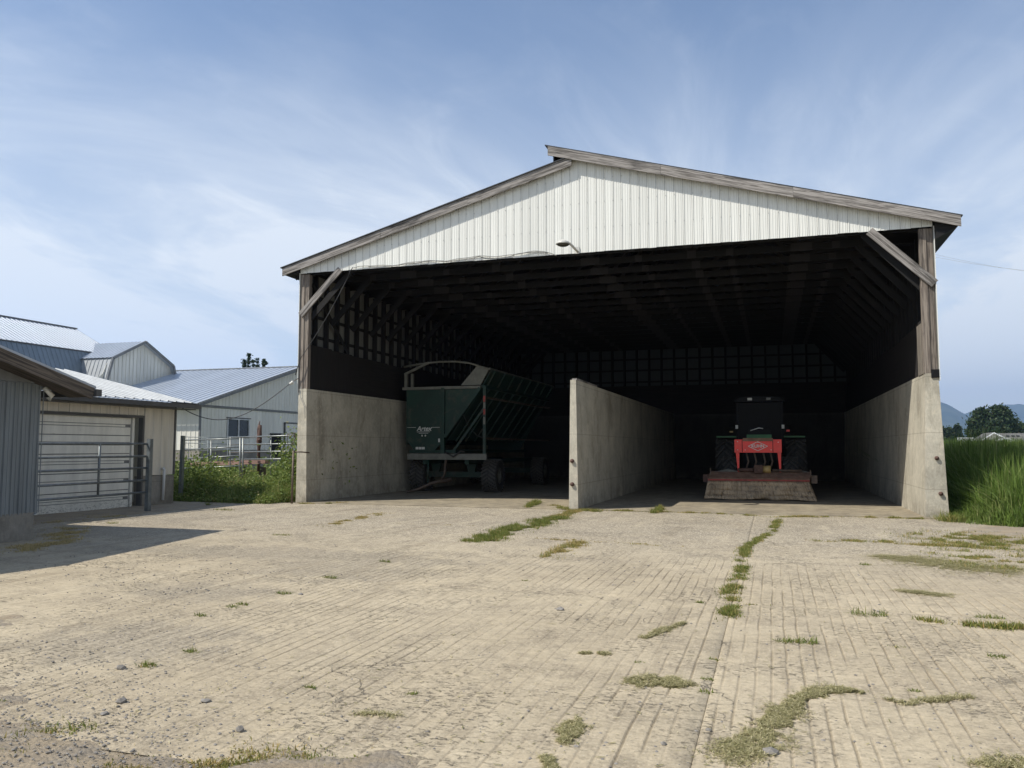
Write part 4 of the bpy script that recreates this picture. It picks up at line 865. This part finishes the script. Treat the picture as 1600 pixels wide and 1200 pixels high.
text_mesh('KUHN', .125, MT['decal'], hd, (-.385, MY+.243, 1.545), bold=.003, sx=1.0)
for x in (-.96, .2): poly('mast_leg', MT['red'], mw, [(x-.05, MY+.3, 1.36), (x+.05, MY+.3, 1.36), (x+.04, MY+.3, .8), (x-.0, MY+.3, .8)], (0, .06, 0))
for x in (-.72, -.5, -.25, -.05): MB().tube([(x, MY+.4, 1.4), (x+.06, MY+.45, 1.1), (x-.02, MY+.4, .85)], .025, 6).build('linkage', MT['mech'], mw)
MB().box(-.5, MY+.1, .78, -.26, MY+.4, 1.0).build('gearbox', MT['rust'], mw); MB().lathe((-.26, MY+.25, .88), (1, 0, 0), [(0, 0), (.1, 0), (.11, .2), (.08, .22), (0, .22)], 16).build('shaft_cover', MT['yellow'], mw)
MB().lathe((-.95, MY+.25, .86), (1, 0, 0), [(0, 0), (.05, 0), (.06, .44), (0, .44)], 12).build('drive_shaft', MT['rust'], mw); MB().lathe((.0, MY+.25, .85), (1, 0, 0), [(0, 0), (.04, 0), (.035, .8), (0, .8)], 10).build('drive_shaft', MT['mech'], mw)
MB().beam((-.38, MY+.5, 1.0), (-.38, QY-1.3, .9), .2, .2).build('lift_frame', MT['cabm'], mw)
#==FENCES==
# ------------------------------------------------------------------ gates and posts
def pipe(parent, name, a, b, r=.024, mat='galvd'): return MB().tube([a, b], r, 8).build(name, MT[mat], parent)
gt = thing('tube_gate', 'galvanised five-rail tube gate swung open in front of the garage door', 'gate', (-14, 14, 0))
X = -14.0
for k, z in enumerate((1.58, 1.29, 1.02, .73, .45)): pipe(gt, 'rail', (X, 11.6, z), (X, 15.6, z), .025)
for yy, z0 in ((12.55, .43), (14.13, .45), (11.6, .43), (15.6, .43)): pipe(gt, 'stile', (X, yy, z0), (X, yy, 1.6), .025)
po = thing('gate_post', 'grey-green timber gate post beside the garage foundation', 'post', (X, 15.5, 0))
MB().beam((X+.04, 15.58, 0), (X+.04, 15.58, 1.7), .1, .1).build('shaft', MT['galvd'], po)
MB().tube([(X-.02, 15.5, 1.3), (X+.05, 15.65, 1.32)], .02, 6).build('hinge', MT['rust'], po)
# fences beyond the weeds
f1 = thing('pipe_fence', 'thin pipe fence panel behind the weeds next to the thick dark post', 'fence', (-18, 23.6, 0))
def px2(px, py, Y): v = at(px, py, Y); return v
for ya, yb in ((688, 685), (703, 698), (717, 712), (732, 728)): pipe(f1, 'rail', px2(284, ya, 23.2), px2(376, yb, 22.6), .022, 'galv')
for px, y0 in ((330, 689), ): pipe(f1, 'upright', (px2(px, 730, 22.9).x, 22.9, 0), px2(px, y0-1, 22.9), .022, 'galv')
p1 = thing('fence_post', 'thick dark steel post standing in weeds at the garage corner', 'post', (-15.86, 18.9, 0)); MB().beam((-15.86, 18.95, 0), (-15.80, 18.9, 1.83), .09, .09).build('shaft', MT['galvd'], p1)
p2 = thing('fence_post', 'pair of upright pipes at the middle of the pipe fence', 'post', (px2(379, 730, 22.5).x, 22.5, 0))
for px in (375.5, 380): pipe(p2, 'pipe', (px2(px, 730, 22.5).x, 22.5, 0), px2(px, 684, 22.5), .03, 'galv')
f2 = thing('pipe_fence', 'brighter pipe fence panel running from the middle posts to the barn', 'fence', (-15, 23, 0))
for ya, yb in ((683.5, 680.5), (694.5, 693.5), (706.5, 705), (718, 717)): pipe(f2, 'rail', px2(358, ya, 24.5), px2(462, yb, 22), .024, 'galv')
for px in (360, 423.5): pipe(f2, 'upright', (px2(px, 730, 23).x, 23, 0), px2(px, 683, 23), .022, 'galv')
f3 = thing('pipe_fence', 'faint far pipe railing in front of the outbuilding window wall', 'fence', (-22, 30, 0))
for z in (682.5, 692, 701): pipe(f3, 'rail', px2(283, z, 29), px2(360, z+2, 29.5), .015, 'galvd')
for px in (295, 325, 356): pipe(f3, 'upright', (px2(px, 720, 29.2).x, 29.2, 0), px2(px, 683, 29.2), .015, 'galvd')
p3 = thing('latch_post', 'thin rusty pipe post with a latch arm beside the barn corner', 'post', (-12.72, 19.0, 0))
MB().tube([(-12.28, 18.98, 0), (-12.26, 18.98, 1.42)], .028, 8).build('shaft', MT['rustd'], p3); MB().tube([(-12.26, 18.98, 1.38), (-12.1, 19.1, 1.38), (-12.05, 19.42, 1.36)], .02, 6).build('latch_arm', MT['rustd'], p3)
hb = MB()
c0 = px2(456, 692, 21.5)
for k in range(5):
    a0 = random.random()*6; hb.tube([c0+Vector((.28*math.cos(a0+t*.9)*(.5+.5*math.sin(k+t)), .05*k, .32*math.sin(a0+t*.9))) for t in range(6)], .012, 5)
tag(hb.build('wire_coil', MT['rustd']), 'tangled coil of rusty wire hung on the fence beside the barn corner', 'wire')
rp = thing('rusty_stanchion', 'tall rusty red folded stanchion standing behind the pipe fence', 'post', (at(404, 700, 26).x, 26, 0))
b0 = at(404, 724, 26); t0_ = at(406, 664, 26); MB().tube([(b0.x, 26, 0), at(404.5, 700, 26), at(405, 690, 26), t0_], [.05, .06, .10, .07], 8).build('shaft', MT['rust'], rp)
MB().tube([at(404, 688, 26), at(403.5, 670, 25.95), at(406, 658, 26)], [.05, .045, .015], 7).build('folded_arm', MT['rust'], rp); MB().tube([at(403, 689, 25.95), at(407.5, 686, 25.95)], .06, 7).build('collar', MT['rust'], rp)
ra = thing('timber_ramp', 'low reddish plank ramp half hidden behind the weeds', 'ramp', (-17.5, 24.5, 0))
for k in range(4):
    a_ = at(302, 728-k*1.6, 24+k*.35); b_ = at(418, 723-k*1.2, 24+k*.35); MB().beam(a_, b_, .3, .05).build('plank', MT['ramp'], ra)
for px in (330, 378, 410): v = at(px, 729, 24.1); MB().box(v.x-.08, 24.05, 0, v.x+.08, 24.2, v.z-.02).build('prop', MT['rake_dark'], ra)

# power lines in the right-hand sky, strung between two poles out of the frame
pls = []
for k, (ya, yb) in enumerate(((391, 416), (398, 409))):
    a_ = at(1380, ya-14, 60); b_ = at(1760, yb+22, 60); m = MB(); m.tube([a_.lerp(b_, t/24)+Vector((0, 0, -.5*math.sin(math.pi*t/24))) for t in range(25)], .006, 4)
    tag(m.build('power_line', MT['cablew']), ('upper' if k == 0 else 'lower')+' faint overhead wire crossing the sky right of the barn', 'power line', 'overhead wires right of the barn')

# ------------------------------------------------------------------ trees
def tree_things(name, label, cat, x, y, z0, H, R, n, size, mat, shape, group, trunk=.25, seed=0):
    t = thing(name, label, cat, (x, y, z0), group)
    m = MB(); m.tube([(x, y, z0-.3), (x+.02*H*random.uniform(-.5, .5), y, z0+H*.5), (x, y, z0+H*.93)], [trunk, trunk*.6, trunk*.12], 7)
    for k in range(9):
        a = k*2.4; h = H*(.2+.07*k); L = R*.7*shape(.2+.07*k); m.tube([(x, y, z0+h), (x+L*math.cos(a), y+L*math.sin(a), z0+h+L*.35)], [trunk*.3, trunk*.08], 5)
    m.build('trunk', MT['bark'], t)
    nc = max(30, n//45); u = RNG.random(nc); a = RNG.random(nc)*6.283; hh = .04+.96*u; rr = np.array([shape(v) for v in hh])*R*np.sqrt(RNG.random(nc))*(.75+.5*RNG.random(nc))
    C = np.stack([x+rr*np.cos(a), y+rr*np.sin(a), z0+hh*H], 1); idx = RNG.integers(0, nc, n); cs = R*.16+.12
    P = C[idx]+RNG.normal(size=(n, 3))*np.array([cs, cs, cs*.8]); keep = P[:, 2] > z0; V, Fc, T = leaves(P[keep], np.full(keep.sum(), size), .08)
    T[:, 0] = np.clip(T[:, 0]*.5+np.repeat(RNG.random(nc)[idx][keep], 4)*.6, 0, 1)
    V = V-np.array([x, y, z0]); fastmesh('crown', V, Fc, MT[mat], T, t)
    return t
cone = lambda h: max(.03, (1-h))**.75*(1 if h > .08 else .6)
dome = lambda h: max(.05, math.sin(math.pi*min(1, .22+.78*h)))**.6
plume = lambda h: max(.06, math.sin(math.pi*min(1, .12+.88*h))**.55)*(1 if h < .75 else (1-h)*3.2+.2)
for k, (px, py, w_) in enumerate(((382, 562, 7), (389, 553, 8), (396, 561, 8), (402.5, 559, 6), (412, 561, 3.5), (416, 566, 3.0))):
    v = at(px, py, 130); tree_things('poplar_tree', ['left end narrow poplar, leaning into its taller neighbour above the roof', 'tallest of the narrow poplars above the outbuilding roof', 'broad poplar right of the tallest one above the roof', 'slim poplar closing the main clump on the right', 'thin sparse poplar standing apart right of the clump', 'lowest thin poplar, last one beside the barn post'][k], 'tree', v.x, 130, 0, v.z, w_*135/F*.46, 3200, .17, 'poplar', plume, 'poplars behind the outbuilding')
big = [(1535, 641, 17, 'wide dark conifer left of the pair behind the house', dome), (1561, 638.5, 19, 'taller dark conifer right of the pair behind the house', dome), (1574, 652, 14, 'lower bushy tree at the right foot of the big conifers', dome), (1524, 656, 10, 'low dark tree at the left foot of the big conifers', dome), (1556, 660, 13, 'brighter green rounded tree in front of the big conifers', dome),
       (1470, 667, 7, 'tree cut off by the barn corner above the field', dome), (1482, 669, 7, 'rounded dark tree between the barn corner and the pointed one', dome), (1495.5, 666, 8, 'pointed spruce left of the white box trailer', cone), (1591, 664, 6, 'pointed tree at the right edge, left of its twin', cone), (1597, 662, 6, 'last pointed tree at the very right edge', cone)]
for k, (px, py, w_, lab, sh) in enumerate(big):
    Y = 300-(k == 4)*25+(k > 4)*60; v = at(px, py, Y); tree_things('conifer_tree', lab, 'tree', v.x, Y, .8, v.z-.8, w_*Y*1.05/F, 7000 if k < 5 else 3000, .55 if k < 5 else .5, 'conif', sh, 'trees beyond the field', .5)
#==PLANTS==
# ------------------------------------------------------------------ field of tall grass
def scatter(n, xa, xb, ya, yb): return xa+(xb-xa)*RNG.random(n), ya+(yb-ya)*RNG.random(n)
parts = []
def fieldh(x, y):
    e = np.clip((x-XR-.15)/.9, .25, 1); f = np.clip((y-17.2+.25*(x-4))/1.5, .16, 1)
    b = 1.0+.75*np.clip((y-18)/5, 0, 1); return b*f*e*(.75+.5*fbm(x*1.2, y*1.2, 3))
def frontedge(x): return 17.9-.33*(x-3.8)
x, y = scatter(60000, 3.62, 9.5, 15.2, 27); y0 = frontedge(x); k = y > y0+.4*(vn(x*3, x*0)-.5); x, y = x[k], y[k]
h = fieldh(x, y)*(.65+.5*RNG.random(len(x))); parts.append(blades(np.stack([x, y, -.08+0*x], 1), h, .013+.016*RNG.random(len(x)), .50, .10, 3, tvar=.35*np.clip(fbm(x*1.5, y*1.5, 3)-.5, 0, 1)))
x, y = scatter(90000, 3.7, 27, 27, 62); k = (x < .30*y+3.5); x, y = x[k], y[k]; h = (1.75+.014*(y-27))*(.8+.3*RNG.random(len(x)))
parts.append(blades(np.stack([x, y, -.1+0*x], 1), h, .03+.02*RNG.random(len(x)), .3, .12, 3))
x, y = scatter(50000, 4, 60, 60, 190); k = (x < .30*y+6); x, y = x[k], y[k]; h = (2.15+.45*np.clip((y-60)/60, 0, 1))*(.85+.2*RNG.random(len(x)))
parts.append(blades(np.stack([x, y, -.1+0*x], 1), h, .09+.05*RNG.random(len(x)), .25, .12, 2))
x, y = scatter(2600, 3.9, 12, 17.3, 40); k = (y > frontedge(x)+.2) & (x < .30*y+3.5); x, y = x[k], y[k]; parts.append(blades(np.stack([x, y, -.08+0*x], 1), (fieldh(x, y)*1.12+.1), .010+.008*RNG.random(len(x)), .35, 1.0, 3))
V, Fc, T = join(parts); tag(fastmesh('field_grass', V, Fc, MT['field'], T), 'tall dense green grass crop filling the field right of the barn', 'grass', kind='stuff')

# weeds at the left behind the garage corner
parts = []
x, y = scatter(26000, -17.5, -12.75, 18.2, 25); k = (y > 18.35+.4*vn(x*2, x*0)) & ((x > -15.3) | (y > 18.6)); x, y = x[k], y[k]
hh = np.clip((y-18.2)/1.2, .18, 1)*.62*(.55+.9*fbm(x*1.6, y*1.6, 3)); parts.append(blades(np.stack([x, y, -.06+0*x], 1), hh*(.6+.6*RNG.random(len(x))), .010+.012*RNG.random(len(x)), .6, .22))
x, y = scatter(26000, -17.5, -12.75, 18.6, 24); hh = np.clip((y-18.2)/1.4, .1, 1)*.62*(.3+1.3*fbm(x*1.4+4, y*1.4, 3)); z = .75*hh*RNG.random(len(x))**.6; parts.append(leaves(np.stack([x, y, z], 1), np.full(len(x), .042), .12, .4))
cx_, cy_ = -13.25, 21.2    # leafy bush by the barn
n = 4200; P = RNG.normal(size=(n, 3))*np.array([.42, .45, .42])+np.array([cx_, cy_, .95]); P = P[P[:, 2] > .1]; parts.append(leaves(P, np.full(len(P), .055), .05, .3))
n = 2600; P = RNG.normal(size=(n, 3))*np.array([.5, .5, .3])+np.array([-16.2, 20.2, .6]); parts.append(leaves(P[P[:, 2] > .1], np.full((P[:, 2] > .1).sum(), .05), .05, .3))
x, y = scatter(14000, -27, -13, 25.5, 35); parts.append(blades(np.stack([x, y, -.1+0*x], 1), .9*(.5+.7*fbm(x*.6, y*.6))*(.6+.6*RNG.random(len(x))), .03+.02*RNG.random(len(x)), .5, .15))
x, y = scatter(8000, -27, -13, 25.5, 35); parts.append(leaves(np.stack([x, y, 1.0*RNG.random(len(x))*fbm(x*.7, y*.7)*1.5], 1), np.full(len(x), .09), .1, .3))
V, Fc, T = join(parts); tag(fastmesh('weeds', V, Fc, MT['weed'], T), 'rank green weeds and nettles between the garage and the barn corner', 'weeds', kind='stuff')

def gpt(px, py):
    d = FW+RT*((px-800)/F)-UP*((py-600)/F); t = -CAMH/d.z; return (d.x*t, d.y*t)
# weed strips growing in joints: real positions along the slab joints
def strip(name, label, pts, wid, dens, hgt, dry, mat='grass'):
    P = [gpt(*p) for p in pts]; X_, Y_, Hs = [], [], []
    for (a, b) in zip(P[:-1], P[1:]):
        L = math.hypot(b[0]-a[0], b[1]-a[1]); n = int(L*dens*.62)
        t = RNG.random(n); x = a[0]+(b[0]-a[0])*t; y = a[1]+(b[1]-a[1])*t; x = x+RNG.normal(size=n)*wid; y = y+RNG.normal(size=n)*wid; cl = fbm(x*4.5+hgt*50, y*4.5, 4); k = RNG.random(n) < np.clip((cl-.47)*8, .03, 1)
        x, y, cl = x[k], y[k], cl[k]; X_.append(x); Y_.append(y); Hs.append(hgt*(.05+1.05*cl)*(.4+.8*RNG.random(len(x))))
    x, y, h = map(np.concatenate, (X_, Y_, Hs)); V, Fc, T = blades(np.stack([x, y, 0*x-.005], 1), h, .005+.006*RNG.random(len(x)), .95, dry); T[:, 1] = np.clip(T[:, 1]+1.1*dry*np.repeat(np.clip(fbm(x*3, y*3, 3)-.25, 0, 1), 5), 0, 1)
    tag(fastmesh(name, V, Fc, MT[mat], T), label, 'weeds', kind='stuff')
strip('joint_weeds', 'yellowing weeds along the front joint under the barn opening', [(860, 790), (905, 797), (1000, 799), (1100, 802), (1210, 808), (1330, 808), (1480, 812)], .055, 3800, .08, .6)
strip('joint_weeds', 'bright green patch of weeds below the divider wall', [(748, 846), (800, 828), (870, 810)], .15, 11000, .11, .15)
strip('joint_weeds', 'dry grassy line from the green patch up to the divider wall', [(860, 812), (900, 798)], .10, 5200, .08, .7)
strip('joint_weeds', 'straw-coloured strip crossing right from the left joint', [(845, 842), (930, 846), (1003, 850)], .05, 7000, .06, .85)
strip('joint_weeds', 'short dry branch of the left joint running towards the camera', [(905, 848), (858, 873)], .08, 5200, .08, .7)
strip('joint_weeds', 'green weeds winding down the right-hand slab joint', [(1215, 812), (1205, 832), (1165, 856), (1162, 868), (1157, 900), (1138, 930), (1142, 945), (1136, 972)], .045, 3600, .075, .3)
strip('joint_weeds', 'thin weeds on the cross joint right of the winding joint', [(1140, 942), (1222, 948)], .02, 1100, .04, .3)
strip('joint_weeds', 'weedy cross joint running to the right edge', [(1435, 968), (1500, 976), (1560, 982), (1620, 982)], .04, 2400, .09, .35)
strip('joint_weeds', 'patchy dry weeds on the rear cross joint at right', [(1280, 845), (1370, 846), (1450, 852), (1530, 856)], .09, 4200, .07, .6)
strip('joint_weeds', 'straw strip of dead grass on the left cross joint', [(505, 823), (555, 811), (605, 801)], .08, 5200, .06, .9)
strip('joint_weeds', 'faint dry line in the joint left of the green patch', [(620, 818), (740, 822)], .04, 320, .04, .9)
strip('joint_weeds', 'sparse dry line between the winding joint and the straw strip', [(1010, 852), (1130, 856)], .03, 420, .04, .8)
strip('wall_weeds', 'weeds sprouting at the foot of the left concrete corner', [(470, 787), (520, 787), (560, 784)], .05, 2000, .08, .7)
strip('wall_weeds', 'taller weeds at the foot of the divider wall', [(870, 794), (895, 797), (935, 800)], .07, 2200, .13, .3)
strip('wall_weeds', 'arching grass at the outer foot of the right concrete wall', [(1475, 812), (1492, 816)], .10, 2600, .34, .25)
strip('edge_straw', 'dead straw along the foot of the weathered shed', [(10, 862), (90, 848), (110, 825)], .16, 5200, .07, .95, 'dry')
strip('edge_straw', 'brown straw litter in front of the garage door', [(100, 815), (190, 803)], .28, 5200, .05, .95, 'dry')
strip('edge_grass', 'short green and yellow grass covering the ground at the right edge', [(1500, 838), (1560, 850), (1640, 855)], .42, 34000, .09, .45)
strip('edge_grass', 'ragged grass reaching down the right edge of the yard', [(1520, 866), (1580, 880), (1640, 895)], .36, 18000, .07, .5)
strip('edge_grass', 'sparse grass on the dirt along the bottom left slab edge', [(180, 1185), (300, 1195), (400, 1205), (480, 1215)], .13, 11000, .045, .6)
strip('edge_grass', 'low green sprigs in the dirt at the bottom left corner', [(10, 1165), (60, 1152), (120, 1160)], .12, 3500, .06, .4)
strip('bay_weeds', 'upright green tuft growing between the divider and the shadow', [(822, 794), (842, 786)], .05, 2600, .2, .2)
strip('bay_weeds', 'upright green tuft in the joint in front of the mower bay', [(1022, 802), (1036, 796)], .05, 3600, .2, .3)

def tuft(px, py, r, h, label, dry=.2, n=None):
    x, y = gpt(px, py); n = n or int(40+650*r); a = RNG.random(n)*6.283; q = r*np.sqrt(RNG.random(n)); P = np.stack([q*np.cos(a)*1.3, q*np.sin(a)*.7, 0*a-.004], 1)
    V, Fc, T = blades(P, h*(.4+.7*RNG.random(n)), .004+.005*RNG.random(n), 1.35, dry); o = fastmesh('weed_tuft', V, Fc, MT['grass'], T); o.location = (x, y, 0); tag(o, label, 'weed', 'weed tufts scattered over the yard')
for a in ((602, 878, .06, .06, 'small green tuft alone left of the yard centre, near the barn'), (515, 903, .07, .06, 'green tuft on the left slab joint, farthest from the camera'), (443, 928, .07, .05, 'flat green tuft on the left joint, second from the barn'),
          (378, 945, .05, .05, 'small brownish tuft on the left joint beside a flat green one'), (362, 949, .05, .045, 'flat green tuft just left of the brownish one'), (313, 963, .045, .05, 'tuft on the left joint between the pair and the lower left ones'),
          (298, 1019, .05, .05, 'tuft above the biggest lower-left tuft'), (229, 1041, .06, .055, 'biggest tuft of the lower left joint'), (484, 1075, .022, .04, 'tiny tuft in the grooves of the lower left slab'), (644, 1085, .03, .03, 'tiny dark tuft in the grooves near the bottom centre'),
          (1357, 961, .12, .09, 'bushy green tuft on the right cross joint'), (1226, 1003, .08, .05, 'left one of two flat tufts below the winding joint'), (1256, 1004, .09, .07, 'right one of two flat tufts below the winding joint'), (1093, 942, .035, .04, 'tiny tuft just left of the winding joint'),
          (1352, 883, .06, .05, 'lone tuft above the clippings at right'), (1546, 965, .1, .05, 'flat weed near the right edge above the cross joint'), (1557, 1027, .05, .04, 'small tuft low at the right edge'), (1430, 1080, .03, .025, 'tiny tuft right of the long clippings trail'),
          (1105, 1062, .035, .03, 'upper green tuft beside the round clippings patch'), (1103, 1082, .04, .03, 'lower green tuft beside the round clippings patch'), (999, 1036, .03, .025, 'dark green tuft above the round clippings patch'), (1115, 1031, .03, .03, 'small tuft on the joint above the clippings'),
          (176, 818, .10, .07, 'yellow-green tuft on the dirt in front of the garage gate'), (350, 797, .22, .08, 'spreading dry tuft between the garage and the barn corner'), (325, 790, .05, .22, 'upright stalk at the edge of the weeds by the barn'), (440, 836, .16, .04, 'flat straw tuft at the left of the yard'),
          (0, 1099, .03, .04, 'green tuft cut by the left edge of the picture'), (820, 908, .03, .03, 'tiny tuft in the middle of the yard'), (732, 845, .06, .08, 'small upright weed left of the bright green patch'), (1401, 1011, .05, .02, 'flat weed scrap right of the two flat tufts')):
    tuft(*a[:4], a[4], .5 if 'dry' in a[4] or 'straw' in a[4] or 'yellow' in a[4] else .15)

def clippings(label, pts, wid, n, size=.05):
    P = [gpt(*p) for p in pts]; L = [math.hypot(b[0]-a[0], b[1]-a[1]) for a, b in zip(P[:-1], P[1:])]; tot = sum(L); cum = np.concatenate([[0], np.cumsum(L)]); s = RNG.random(n)*tot
    xs = np.interp(s, cum, [p[0] for p in P]); ys = np.interp(s, cum, [p[1] for p in P]); wv = np.interp(s, cum, wid)*(.6+.8*vn(s*9, s*0+n))
    dxy = RNG.normal(size=(2, n))*wv*.6; rr = np.hypot(dxy[0], dxy[1])/(wv+1e-6); xs = xs+dxy[0]; ys = ys+dxy[1]; kp = .6*fbm(xs*11+5, ys*11, 3)+.4*fbm(xs*45, ys*45, 2) > .34+.13*rr; xs, ys = xs[kp], ys[kp]; n = len(xs); a = RNG.random(n)*6.283; l = size*(.35+.8*RNG.random(n)); z = .004+.014*RNG.random(n)*(RNG.random(n) < .8)
    d = np.stack([np.cos(a)*l/2, np.sin(a)*l/2, (RNG.random(n)-.5)*.012], 1); w = np.stack([-np.sin(a), np.cos(a), 0*a], 1)*.0016; C = np.stack([xs, ys, z], 1)
    V = np.stack([C-d-w, C+d-w, C+d+w, C-d+w], 1).reshape(-1, 3); q = (np.arange(n)*4)[:, None]+np.array([[0, 1, 2, 3]])
    T = np.repeat(np.stack([RNG.random(n), (RNG.random(n) < .35)*RNG.random(n)], 1), 4, 0); tag(fastmesh('grass_clippings', V, [q], MT['clip'], T), label, 'clippings', kind='stuff')
clippings('long curved trail of dried grass clippings at the lower right', [(1140, 1183), (1180, 1165), (1215, 1125), (1255, 1090), (1300, 1078), (1345, 1083)], [.15, .13, .09, .08, .07, .04], 19000, .035)
clippings('round patch of dried grass clippings near the bottom centre', [(1000, 1068), (1030, 1064), (1068, 1072)], [.09, .14, .08], 9000, .04)
clippings('small patch of clippings at the bottom centre', [(905, 1128), (890, 1142), (885, 1160)], [.05, .08, .04], 5000, .035)
clippings('thin clippings line above the round patch', [(1005, 998), (1035, 986), (1068, 974)], [.03, .07, .03], 3200, .04)
clippings('wide flattened hay on the slab near the right grass edge', [(1380, 870), (1440, 876), (1500, 885), (1570, 892)], [.2, .4, .5, .4], 26000, .07)
clippings('small hay smear left of the right edge', [(1410, 924), (1475, 931)], [.10, .12], 3000, .06)
clippings('thin scrap of clippings right of the winding joint foot', [(908, 1022), (950, 1023)], [.02, .03], 1200, .04)
clippings('scattered scraps of clippings right of the long trail', [(1380, 1092), (1420, 1100), (1480, 1092), (1520, 1090)], [.03, .05, .05, .03], 1600, .035)
clippings('brown litter scraps at the bottom of the yard', [(560, 1115), (620, 1120)], [.05, .05], 500, .03)
clippings('clippings scrap cut by the bottom edge', [(850, 1185), (865, 1205)], [.05, .05], 2200, .035)
clippings('dark litter at the lower right corner', [(1540, 1195), (1620, 1190)], [.08, .1], 3500, .03)

n = 5200; x = -9.5+13.3*RNG.random(n); y = 3.5+10.5*RNG.random(n)**1.5; k = RNG.random(n) < np.clip((fbm(x*.8, y*.8, 4)-.38)*5, .03, 1); x, y = x[k], y[k]; n = len(x); a = RNG.random(n)*6.283; l = .012+.035*RNG.random(n)**2
d = np.stack([np.cos(a)*l/2, np.sin(a)*l/2, 0*a], 1); w = np.stack([-np.sin(a), np.cos(a), 0*a], 1)*(.0012+.0028*RNG.random(n))[:, None]; C = np.stack([x, y, .009+0*x], 1); V = np.stack([C-d-w, C+d-w, C+d+w, C-d+w], 1).reshape(-1, 3); q = (np.arange(n)*4)[:, None]+np.array([[0, 1, 2, 3]])
tag(fastmesh('straw_litter', V, [q], MT['clip'], np.repeat(np.stack([RNG.random(n), (RNG.random(n) < .3)*1.0], 1), 4, 0)), 'fine scattered straw and leaf bits over the concrete yard', 'litter', kind='stuff')
# ------------------------------------------------------------------ stones
def stone_mesh(c, s, seed):
    r = random.Random(seed); t = (1+5**.5)/2; vs_ = [(-1, t, 0), (1, t, 0), (-1, -t, 0), (1, -t, 0), (0, -1, t), (0, 1, t), (0, -1, -t), (0, 1, -t), (t, 0, -1), (t, 0, 1), (-t, 0, -1), (-t, 0, 1)]
    fs_ = [(0, 11, 5), (0, 5, 1), (0, 1, 7), (0, 7, 10), (0, 10, 11), (1, 5, 9), (5, 11, 4), (11, 10, 2), (10, 7, 6), (7, 1, 8), (3, 9, 4), (3, 4, 2), (3, 2, 6), (3, 6, 8), (3, 8, 9), (4, 9, 5), (2, 4, 11), (6, 2, 10), (8, 6, 7), (9, 8, 1)]
    k = s/1.9; sc = (r.uniform(.8, 1.3), r.uniform(.7, 1.1), r.uniform(.45, .8)); V = [(c[0]+p[0]*k*sc[0]*r.uniform(.75, 1.2), c[1]+p[1]*k*sc[1]*r.uniform(.75, 1.2), c[2]+p[2]*k*sc[2]*r.uniform(.75, 1.2)) for p in vs_]; return V, fs_
for k, (px, py, s, lab) in enumerate(((1205, 1178, .036, 'largest jagged grey stone beside the end of the clippings trail'), (1037, 1164, .02, 'flat grey pebble left of the clippings trail'), (322, 1097, .028, 'dark stone in the middle of the lower left slab'), (190, 1098, .035, 'dark stone lying on the grooves at the lower left'), (189, 1046, .04, 'dark stone left of the biggest joint tuft'),
                                      (875, 954, .035, 'small dark stone on the yard centre'), (1107, 1142, .016, 'round dark pebble above the clippings trail'), (375, 1143, .03, 'flat stone on the slab near the bottom left edge'), (163, 1117, .025, 'pair-like pebble low on the left slab'), (470, 930, .03, 'dark stone beside the far left joint'), (900, 1168, .014, 'little pebble near the bottom centre clippings'))):
    x, y = gpt(px, py); V, f_ = stone_mesh((0, 0, s*.3), s, k); me = bpy.data.meshes.new('stone'); me.from_pydata(V, [], f_); me.materials.append(MT['stone']); o = bpy.data.objects.new('stone', me); o.location = (x, y, 0); COL.objects.link(o); tag(o, lab, 'stone', 'loose stones on the yard')
m = MB(); N = 0
for k in range(3600):
    u = random.random()
    if u < .45: px, py = random.gauss(110, 130), random.gauss(1130, 60)
    elif u < .7: px, py = random.gauss(240, 110), random.gauss(970, 60)
    else: px, py = random.uniform(0, 1600), 850+350*random.random()**1.2
    if py < 840: continue
    x, y = gpt(px, py); s = random.choice((.003, .004, .005, .006, .007, .010)) if y < 7 else random.choice((.006, .008, .012)); V, f_ = stone_mesh((x, y, s*.3+(.012 if dirt_h(np.array(x), np.array(y)) > 0 else 0)), s, k); b = len(m.v); m.v += V; m.f += [tuple(i+b for i in q) for q in f_]; m.sm += [False]*20
tag(m.build('gravel', MT['stone']), 'loose gravel scattered on the concrete and the dirt edge', 'gravel', kind='stuff')

# ------------------------------------------------------------------ air
hz = MB().box(-4500, -160, -2.0, 7300, 11000, 720).build('haze', MT['decal']); hz.data.materials.clear()
hm = bpy.data.materials.new('haze air'); hm.use_nodes = True; hn = hm.node_tree.nodes; hn.clear(); ho = hn.new('ShaderNodeOutputMaterial'); hv = hn.new('ShaderNodeVolumePrincipled')
hv.inputs['Color'].default_value = (.42, .63, 1.0, 1); hv.inputs['Density'].default_value = .00011; hv.inputs['Anisotropy'].default_value = .2; hm.node_tree.links.new(hv.outputs[0], ho.inputs['Volume']); hz.data.materials.append(hm); tag(hz, kind='stuff')

for o in bpy.data.objects:
    if '_o' in o: del o['_o']
